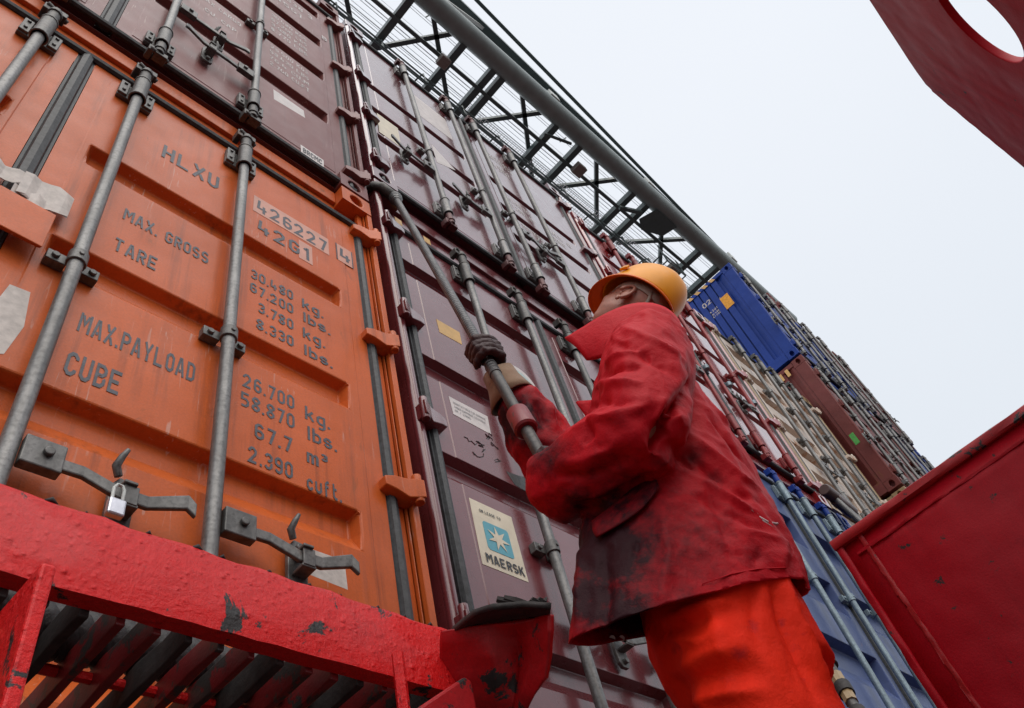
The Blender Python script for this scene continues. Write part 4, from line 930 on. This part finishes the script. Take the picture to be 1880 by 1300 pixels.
for s in (1, -1):                                                       # ears and eyes
    e = MB(); rim_ = []
    for k in range(15):
        a = math.radians(-95+k*19.5); rr_ = (.021, .034)
        rim_.append(hf(-.026-.006*math.sin(a)+rr_[0]*math.cos(math.pi-a), s*(.084+.012*(1-math.cos(a*.5))), -.052+rr_[1]*math.sin(a)))
    e.tube(rim_, [.0035]+[.0052]*12+[.006, .005], 8)
    ball(e, hf(-.024, s*.079, -.052), (.017, .008, .028), fr, 10); ball(e, hf(-.013, s*.085, -.084), (.008, .006, .011), fr, 8); ball(e, hf(-.008, s*.083, -.054), (.005, .006, .009), fr, 8)
    eo = e.build('ear', SKIN, man, MO, smooth='all')
    y_ = MB(); ball(y_, hf(.082, s*.031, -.030), (.011, .013, .009), fr, 10); y_.build('eye', plain('eye white', (.6,.56,.52), .2, 0, .05), man, MO, smooth='all')
hb = MB()                                                               # stubble-short hair round the back and sides
rings = []
for i in range(9):
    t = i/8; u = .05-.115*t; k = math.sqrt(max(.05, 1-((u-.005)/.105)**2)); row = []
    for j in range(25):
        a = math.radians(97+j*(166/24)); row.append(hf(-.012+(.1055*k)*math.cos(a), (.0815*k)*math.sin(a), u+(.03 if abs(j-12) > 9 else 0)*t))
    rings.append(row)
hb.add([p for r in rings for p in r], [(i*25+j, i*25+j+1, (i+1)*25+j+1, (i+1)*25+j) for i in range(8) for j in range(24)])
ho = hb.build('hair', HAIR, man, MO, smooth='all'); md = ho.modifiers.new('thick', 'SOLIDIFY'); md.thickness = .004; md.offset = 0

# helmet
hm = MB(); rings = []; nseg = 40
def rimr(a):
    c = math.cos(a); return (.150 if c < 0 else .146, .118)
prof = [(0., 1.0), (.02, 1.0), (.05, .985), (.085, .945), (.115, .86), (.140, .72), (.157, .52), (.166, .28), (.169, .08)]
for u, k in prof:
    r = []
    for j in range(nseg):
        a = 2*math.pi*j/nseg; rx, ry = rimr(a); rid = 1+.018*math.exp(-((math.sin(a))/.16)**2)*(1 if .05 < u < .17 else 0)+.012*math.exp(-((abs(math.sin(a))-.62)/.10)**2)*(1 if .04 < u < .15 else 0)
        r.append(hf(rx*k*math.cos(a)-.01*u/.17, ry*k*math.sin(a), u*(1+(rid-1)*1.5)))
    rings.append(r)
hm.loft(rings, False); hm.add(rings[-1], [tuple(range(nseg))])
ho = hm.build('helmet', HELM, man, MO, smooth='all'); md = ho.modifiers.new('sub', 'SUBSURF'); md.levels = md.render_levels = 1
md = ho.modifiers.new('thick', 'SOLIDIFY'); md.thickness = .004; md.offset = -1
bm_ = MB(); rows = []
for t in (0, .25, .5, .75, 1, 1.04):
    row = []
    for j in range(49):
        a = math.radians(-180+360*j/48); rx, ry = rimr(a); f = max(0, math.cos(a))
        ex = .011+(.030*f**1.6); row.append(hf((rx*.995+ex*t)*math.cos(a), (ry*.995+(.011+.012*f)*t)*math.sin(a), .002-t*(.008+.022*f)-(.006 if t > 1 else 0)))
    rows.append(row)
bm_.add([p for r in rows for p in r], [(i*49+j, i*49+j+1, (i+1)*49+j+1, (i+1)*49+j) for i in range(5) for j in range(48)])
bo = bm_.build('brim', BRIM, ho, MO, smooth='all'); md = bo.modifiers.new('thick', 'SOLIDIFY'); md.thickness = .0035
for k in range(4):
    s0 = MB(); L_ = (.030, .042, .040, .024)[k]; 
    pts = []
    for q in (-.5, 0, .5):
        l = .048+.0115*k+.010*q; f = .030+L_*q; u = .1655-1.05*(l/.118)**2*.052-.9*(f/.15)**2*.030
        pts.append(hf(f, l, u+.006))
    s0.tube(pts, .0032, 6); s0.build('vent_slot', BLACK, ho, MO)
cl_ = MB(); cl_.prism([hf(.062, .107, .040), hf(.025, .117, .040), hf(.030, .113, .062), (hf(.055, .106, .062))], HL*.010); cl_.build('clip', HELM, ho, MO, bevel=.003)
hb = MB(); r0 = []; r1 = []
for j in range(33):
    a = 2*math.pi*j/32; r0.append(hf(.112*math.cos(a)-.01, .089*math.sin(a), .018)); r1.append(hf(.112*math.cos(a)-.012, .090*math.sin(a), -.016-.014*max(0, -math.cos(a))))
hb.add(r0+r1, [(j, j+1, 34+j, 33+j) for j in range(32)]); o = hb.build('headband', BAND, ho, MO, smooth='all'); md = o.modifiers.new('thick', 'SOLIDIFY'); md.thickness = .003
hb = MB(); hb.tube([hf(-.088, .060, -.004), hf(-.098, .052, -.035), hf(-.098, .045, -.062), hf(-.106, 0, -.066), hf(-.098, -.045, -.062), hf(-.098, -.052, -.035), hf(-.088, -.060, -.004)], .006, 8)
hb.build('nape_strap', BAND, ho, MO, smooth='all')

# jacket: fused trunk and sleeves, folds pressed in, open at the hem
jb = MB()
tz = [-.16, -.09, 0, .12, .26, .42, .55, .635, .70]
back = [-.20, -.205, -.222, -.234, -.240, -.236, -.225, -.205, -.17]
front = [.365, .345, .305, .25, .195, .145, .085, .04, -.02]
frontr = [.05, .05, .06, .08, .10, .115, .085, .04, -.02]
hl = [.245, .242, .235, .228, .222, .222, .222, .185, .12]
hr_ = [.07, .075, .09, .13, .17, .21, .222, .185, .12]
rg = []
for z, k, f, fr_, l_, r_ in zip(tz, back, front, frontr, hl, hr_):
    row = []
    for j in range(36):
        a = 2*math.pi*j/36; c, s = math.cos(a), math.sin(a); m_ = .5+.5*max(-1, min(1, s*1.6+.35)); F_ = fr_+(f-fr_)*m_
        c0_ = -.03+.10*(f-.0)*(1 if z < .3 else 0); row.append(bf(c0_+(F_-c0_)*c if c > 0 else c0_+(c0_-k)*c, (l_ if s > 0 else r_)*s+(.06*max(0, c)*max(0, (f-.15)/.18)), z))
    rg.append(row)
jb.loft(rg)
fo = lambda a, b_, t: tuple(a[i]+(b_[i]-a[i])*t for i in range(3))
limb(jb, [(-.075, .15, .60), SHL, fo(SHL, ELL, .35), fo(SHL, ELL, .7), ELL], [.100, .108, .112, .105, .092]); limb(jb, [fo(ELL, SHL, .12), ELL, fo(ELL, HAL, .45), fo(ELL, HAL, 1.06)], [.090, .098, .092, .082])
limb(jb, [(-.08, -.15, .60), SHR, fo(SHR, ELR, .5), ELR], [.095, .10, .095, .088]); limb(jb, [fo(ELR, SHR, .1), ELR, fo(ELR, HAR, .35), fo(ELR, HAR, .58)], [.090, .094, .088, .074])
jm = rmesh(jb, .0062, 5, 'jacket')
bv = bvh_of(jm)
crumple(jm, .0105, 7, 3.1, (1, 1, .8)); crumple(jm, .0040, 19, 1.3, (1, 1, .75)) 
ST = [([(1133,597),(1194,630),(1266,664)], .013, .012), ([(1120,625),(1180,652),(1245,690)], .014, -.010), ([(1080,683),(1133,658),(1199,640)], .011, .012), ([(1075,705),(1130,682),(1190,668)], .012, -.010),
      ([(1050,733),(1110,706),(1180,704)], .010, .013), ([(1053,718),(1105,698)], .009, -.013), ([(1048,770),(1100,742),(1165,735)], .011, -.010), ([(1045,800),(1090,770),(1150,760),(1200,740)], .013, .010),
      ([(1285,682),(1262,715),(1235,752),(1208,800),(1198,850)], .020, -.036), ([(1262,690),(1235,730),(1205,775),(1185,830)], .014, .012), ([(1200,860),(1160,905),(1110,935),(1060,945)], .014, -.018),
      ([(1030,850),(1075,845),(1120,825),(1160,790)], .011, .011), ([(1028,875),(1080,872),(1140,850)], .010, -.010), ([(1040,905),(1090,905),(1150,880)], .012, .009), ([(1075,760),(1085,800),(1060,840)], .010, -.009),
      ([(1264,800),(1304,832),(1352,876),(1402,902)], .012, .012), ([(1250,825),(1300,860),(1350,905),(1410,930)], .013, -.011), ([(1288,880),(1328,912),(1400,948)], .011, .010), ([(1275,905),(1330,945),(1420,985)], .013, -.008),
      ([(1296,760),(1340,815),(1385,865)], .010, -.010), ([(1310,750),(1355,810)], .009, .008), ([(1355,975),(1400,985),(1450,1000)], .010, .008), ([(1225,800),(1260,850),(1300,870)], .012, -.010),
      ([(1296,896),(1320,956),(1338,1015),(1344,1056)], .004, -.006), ([(1175,985),(1150,1080),(1140,1190)], .006, -.009), ([(1060,960),(1075,1060),(1060,1180)], .016, .014), ([(1110,1000),(1115,1100),(1105,1190)], .014, -.012),
      ([(1215,950),(1230,1020),(1215,1110)], .016, .008), ([(1395,1010),(1380,1050)], .010, -.007), ([(1440,1000),(1430,1050)], .010, .008), ([(1345,1010),(1420,1018),(1480,1030)], .006, .003),
      ([(985,745),(1005,790)], .009, -.012), ([(1000,730),(1025,780)], .008, .011), ([(960,760),(985,820)], .009, .010), ([(1020,755),(1040,790)], .008, -.010)]
stroke(jm, bv, ST)
gm = {'blobs': [(1150,1010,120,.75), (1260,1010,110,.5), (1120,880,70,.45), (950,770,60,.9), (1000,830,45,.7), (1110,1010,95,1.0), (1090,1100,80,.9), (1150,1130,75,.85), (1120,930,45,.8), (1220,1010,60,.55), (1250,1090,60,.5), (1275,840,26,.55), (1310,880,22,.5), (1240,900,30,.4), (1390,1020,60,.35), (1440,930,30,.25), (960,790,45,.75), (930,760,40,.8), (1090,880,30,.35), (1180,1180,60,.7), (1065,925,40,.7), (1215,850,26,.5), (1180,760,18,.3)]}  # dark stains, with the shade of the lower front painted in too
bmj = bmesh.new(); bmj.from_mesh(jm); bmesh.ops.bisect_plane(bmj, geom=bmj.verts[:]+bmj.edges[:]+bmj.faces[:], plane_co=bf(0,.21,-.110), plane_no=-(UP+LF*.33), clear_outer=True); bmj.to_mesh(jm); bmj.free()
av = jm.attributes.new('grime_shade', 'FLOAT', 'POINT')
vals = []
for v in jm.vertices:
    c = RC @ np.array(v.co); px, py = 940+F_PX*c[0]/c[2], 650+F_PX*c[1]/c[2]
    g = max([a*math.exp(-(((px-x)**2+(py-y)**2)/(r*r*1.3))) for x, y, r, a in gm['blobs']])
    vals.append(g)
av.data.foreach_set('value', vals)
bv = bvh_of(jm)
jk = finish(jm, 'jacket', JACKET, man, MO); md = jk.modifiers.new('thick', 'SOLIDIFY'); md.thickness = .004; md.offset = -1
def hit(px, py, off=.0):
    h = bv.ray_cast(Vector((0,0,0)), ray(px, py).normalized())
    return (h[0]+h[1]*off*(1 if h[1].dot(ray(px, py)) < 0 else -1)) if h[0] is not None else None
# pocket flap, hem seam, studs
fl_u = [(1088,958), (1120,932), (1150,905), (1178,884), (1206,880)]; fl_d = [(1102,992), (1132,975), (1160,958), (1190,934), (1211,902)]
rows = []
for t, off in ((0, .002), (.35, .010), (.7, .013), (1, .011)):
    rows.append([hit(a[0]+(b_[0]-a[0])*t, a[1]+(b_[1]-a[1])*t, off) for a, b_ in zip(fl_u, fl_d)])
if all(p is not None for r in rows for p in r): 
    o = patch([[tuple(p) for p in r] for r in rows], .003, 'pocket_flap', JACKET, jk, MO, 2, 0, .62)
for px, py in ((1124,1173), (1141,1173)):
    p = hit(px, py, .002); n_ = ray(px, py).normalized()
    if p is not None: MB().tube([p, p-n_*.003], .006, 12).build('stud', PALE, jk, MO, smooth=True)
hmv = [hit(px, py, .0015) for px, py in ((1480,1046),(1440,1043),(1390,1046),(1340,1056),(1290,1074),(1240,1103),(1196,1138))]
hmv = [p for p in hmv if p is not None]
if len(hmv) > 2: MB().tube(hmv, .0016, 6).build('hem_stitching', JACKET, jk, MO, smooth='all')
# white paint smears on the back
sm_ = MB()
for pts, r in (([(1394,948),(1408,958),(1424,962),(1440,958)], .0035), ([(1400,955),(1420,968)], .003), ([(1462,985),(1466,1002)], .002), ([(1388,938),(1392,944)], .002), ([(1452,965),(1458,972)], .0015), ([(1380,936),(1384,940)], .002)):
    P = [hit(x, y, -.0008) for x, y in pts]
    if all(p is not None for p in P): sm_.tube(P, [r*.5]+[r]*(len(P)-2)+[r*.4], 6)
sm_.build('paint_smear', plain('white paint smear', (.55,.42,.42), .5, 0, .3, 200, .3), jk, MO, smooth='all')

# collar standing round the jaw, its corner pointing forward
def side(px, py, l):
    d = ray(px, py); return tobf(d*((HIP.dot(LF)+l)/d.dot(LF)))
cb = [side(1078,662,.125), side(1108,655,.160), side(1150,645,.185), side(1200,648,.180), side(1244,668,.125), side(1258,684,.05), (-.225,-.05,.62), (-.165,-.14,.62), (-.06,-.165,.61), (.03,-.11,.60)]
ct = [side(1038,622,.120), side(1084,592,.150), side(1130,566,.172), side(1184,553,.160), side(1234,568,.112), side(1256,604,.04), (-.245,-.06,.765), (-.165,-.13,.79), (-.05,-.14,.78), (.07,-.075,.75)]
rows = []
for t in (0, .3, .65, 1):
    rows.append([tuple(bf(*[a[i]+(b_[i]-a[i])*t+(.010*math.sin(t*math.pi) if i == 1 and a[1] > 0 else 0) for i in range(3)])) for a, b_ in zip(cb, ct)])
co_ = patch(rows, .008, 'collar', JACKET, jk, MO, 2, .010, .03)

# trousers
tb = MB()
tb.loft(ell([(-.02,0,.06), (-.02,0,-.05), (-.022,0,-.14), (-.04,0,-.22)], [(.145,.175), (.160,.195), (.160,.212), (.138,.20)], 24))
for s, o_ in ((1, .03), (-1, -.05)): limb(tb, [(-.022+o_*.2, s*.105, -.08), (-.030+o_, s*.115, -.22), (-.030+o_, s*.115, -.40), (-.03+o_, s*.12, -.60), (-.03+o_*.6, s*.12, -.78)], [.133, .122, .110, .108, .10])
tm = rmesh(tb, .0085, 5, 'trousers'); bt = bvh_of(tm); crumple(tm, .0080, 7, 9.2, (1, 1, .7)); crumple(tm, .0030, 19, 4.2, (1, 1, .7))
stroke(tm, bt, [([(1440,1068),(1458,1130),(1490,1200),(1530,1270)], .012, .014), ([(1420,1075),(1440,1140),(1470,1210),(1500,1290)], .013, -.013), ([(1475,1070),(1500,1110),(1495,1140)], .010, -.014), ([(1490,1075),(1502,1100)], .008, .012),
    ([(1220,1140),(1270,1120),(1340,1100)], .012, .010), ([(1215,1160),(1280,1145),(1360,1110)], .013, -.008), ([(1240,1230),(1310,1200),(1380,1190)], .014, .010), ([(1250,1260),(1330,1235),(1400,1230)], .014, -.009), ([(1270,1290),(1330,1275),(1420,1270)], .012, .010),
    ([(1385,1075),(1380,1130),(1395,1190)], .012, -.008), ([(1418,1072),(1442,1170),(1470,1300)], .0035, -.005), ([(1300,1110),(1330,1180),(1345,1290)], .018, .010), ([(1230,1170),(1290,1180),(1340,1165)], .010, .009)])
av = tm.attributes.new('grime_shade', 'FLOAT', 'POINT'); vals = []
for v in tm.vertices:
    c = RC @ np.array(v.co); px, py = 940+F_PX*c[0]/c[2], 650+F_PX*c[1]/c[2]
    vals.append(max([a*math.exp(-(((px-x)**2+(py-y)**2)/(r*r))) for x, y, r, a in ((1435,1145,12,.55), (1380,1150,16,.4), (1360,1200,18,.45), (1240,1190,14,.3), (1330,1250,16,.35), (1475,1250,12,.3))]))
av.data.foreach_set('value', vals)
finish(tm, 'trousers', FLUO, man, MO)
for s in (1, -1):
    b = MB(); limb(b, [(-.02, s*.118, -.70), (-.03, s*.118, -.82)], [.058, .055]); limb(b, [(-.05, s*.118, -.835), (.06, s*.125, -.85), (.17, s*.135, -.86)], [.05, .048, .036])
    b2 = rmesh(b, .008, 3, 'boot')
    for v in b2.vertices: v.co.z = max(v.co.z, -.058)
    finish(b2, 'boot', GRIME, man, MO)

# lashing rod from the corner casting down through both hands
P_R, P_L = bf(*HAR), bf(*HAL); AX = (P_R-P_L).normalized()
TOP = Vector((1.475, 1.262, 3.60)); AX2 = (TOP-P_R).normalized()
BOT = P_L-AX*.045
rod = empty('lashing_rod', (P_R+TOP)/2, 'long steel lashing rod hooked into the corner casting and held by the worker', 'lashing rod'); RO = rod.location
def thread(m, ax):
    nt = m.node_tree; bs = nt.nodes['Principled BSDF']; tc = N(nt, 'ShaderNodeTexCoord'); d = N(nt, 'ShaderNodeVectorMath', operation='DOT_PRODUCT'); nt.links.new(tc.outputs['Object'], d.inputs[0]); d.inputs[1].default_value = tuple(ax)
    ml = N(nt, 'ShaderNodeMath', operation='MULTIPLY'); nt.links.new(d.outputs['Value'], ml.inputs[0]); ml.inputs[1].default_value = 420
    sn = N(nt, 'ShaderNodeMath', operation='SINE'); nt.links.new(ml.outputs[0], sn.inputs[0])
    b = N(nt, 'ShaderNodeBump'); b.inputs['Strength'].default_value = .6; b.inputs['Distance'].default_value = .004; nt.links.new(sn.outputs[0], b.inputs['Height'])
    old = bs.inputs['Normal'].links[0].from_socket; nt.links.new(old, b.inputs['Normal']); nt.links.new(b.outputs[0], bs.inputs['Normal'])
thread(RODM, AX2)
MB().tube([P_R-AX*.02, P_R+(TOP-P_R)*.33, P_R+(TOP-P_R)*.66, TOP], .0175, 16).build('shaft', RODM, rod, RO, smooth=True)
MB().tube([P_R, P_R-AX*.12], .0185, 14).build('lower_shaft', RODM, rod, RO, smooth=True)
S0, S1 = P_R-AX*.335, P_R-AX*.425
MB().tube([P_R-AX*.10, BOT], .0165, 14).build('screw_rod', STEELD, rod, RO, smooth=True)
sl_ = MB(); sl_.tube([S0, S0-AX*.006, S1+AX*.006, S1], [.026, .031, .032, .027], 18); sl_.build('sleeve', paint('worn dark red sleeve paint', (.22,.012,.016), rough=.4, chip=.7, coat=.1), rod, RO, smooth=True)
hk = MB(); hk.tube([TOP-AX2*.02, TOP+AX2*.015, TOP+AX2*.04, TOP+AX2*.075, TOP+AX2*.09], [.019, .032, .034, .028, .018], 14); hk.build('ball_joint', RODM, rod, RO, smooth=True)
hh = MB(); K = TOP+AX2*.05; hh.tube([K+Vector((.045,.01,.02)), K+Vector((-.01,.012,.035)), K+Vector((-.06,.02,.065)), K+Vector((-.085,.05,.10)), K+Vector((-.085,.09,.115))], [.020, .029, .031, .028, .025], 14); hh.build('hook_head', STEELD, rod, RO, smooth=True)

# gloves closed round the rod
def glove(C, ax, wrist, parent, cuffm, flip=1):
    w_ = (wrist-C); w_ = (w_-ax*w_.dot(ax)).normalized(); t_ = ax.cross(w_).normalized()*flip; b = MB()
    ctr = lambda a, r, o: C+ax*o+(w_*math.cos(a)+t_*math.sin(a))*r
    for k, (o, ln) in enumerate(((.046, 245), (.016, 262), (-.013, 255), (-.041, 225))):
        pts = []; rs = []
        for q in range(9):
            a = math.radians(25+ln*q/8); rr_ = .037+(.005 if q in (2, 5) else 0); pts.append(ctr(a, rr_, o-.004*q/8)); rs.append((.0170 if k < 3 else .0148)*(1-.03*q)*(1.12 if q in (2, 5) else 1))
        b.tube(pts, rs, 8)
    b.tube([ctr(-.1, .046, .058), ctr(-.9, .046, .068), ctr(-1.7, .038, .060), ctr(-2.5, .037, .050)], [.021, .020, .018, .015], 8)       # thumb
    P = [C+w_*.036+ax*.003, C+w_*.060+t_*.004-ax*.004, C+w_*.075+(wrist-C)*.35, wrist]
    ring = []
    for p, (a_, b_) in zip(P, ((.066, .025), (.062, .029), (.048, .034), (.042, .038))):
        ring.append([p+ax*(a_*math.cos(q))+t_*(b_*math.sin(q)) for q in [2*math.pi*j/12 for j in range(12)]])
    b.loft(ring)
    me = rmesh(b, .0038, 2, 'glove'); crumple(me, .0040, 34, 2.); g = finish(me, 'glove', LEATHER, parent, MO)
    d_ = (wrist-C).normalized(); c = MB(); u_ = d_.orthogonal().normalized(); v_ = d_.cross(u_); rg = []
    for t, r in ((-.022, .049), (.012, .052), (.045, .062), (.078, .074)):
        rg.append([wrist+d_*t+(u_*math.cos(q)+v_*math.sin(q))*(r*(1+.07*math.sin(3*q+t*20))) for q in [2*math.pi*j/28 for j in range(28)]])
    c.loft(rg, False); o = c.build('cuff', cuffm, g, MO, smooth='all'); md = o.modifiers.new('thick', 'SOLIDIFY'); md.thickness = .004
    return g
wr = bf(*fo(HAR, ELR, .20)); glove(P_R, AX, wr, man, CUFF, -1)
wl_ = bf(*fo(HAL, ELL, .26)); glove(P_L, AX, wl_, man, CUFF, 1)

# second rod and turnbuckles beyond the worker
rd = empty('lashing_rod', (3.0, 1.2, 1.6), 'black lashing rod with a turnbuckle, behind the worker\'s trousers', 'lashing rod')
a_, b_ = on(1500, 1180, y=1.16), on(1640, 1420, y=1.02)
MB().tube([a_+(a_-b_)*.3, b_], .020, 12).build('shaft', STEELD, rd, rd.location, smooth=True)
for t in (.18, .42, .62): p = a_.lerp(b_, t); d_ = (b_-a_).normalized(); MB().tube([p-d_*.03, p+d_*.03], .034, 12).build('collar_nut', GRIME, rd, rd.location, smooth=True)
MB().tube([a_.lerp(b_, .30), a_.lerp(b_, .52)], .027, 8).build('turnbuckle_body', TAN, rd, rd.location, smooth=True)
for i, (px, py, ln) in enumerate(((1530, 912, .9), (1550, 930, .8))):
    t = empty('turnbuckle', on(px, py, y=1.22), ('brown turnbuckle head at the corner of the slate blue container, nearer the worker', 'brown turnbuckle head at the corner of the slate blue container, nearer the red plate')[i], 'turnbuckle')
    p = t.location.copy(); q = Vector((p.x+.12, 1.05, p.z-ln)); d_ = (q-p).normalized()
    MB().tube([p, q], .024, 10).build('shaft', STEEL, t, p, smooth=True)
    MB().tube([p+Vector((-.13, 0, .02)), p+Vector((.13, .0, -.01))], .05, 12).build('head', paint('brown head paint', (.07,.03,.025), rough=.5), t, p, smooth=True, bevel=.008)
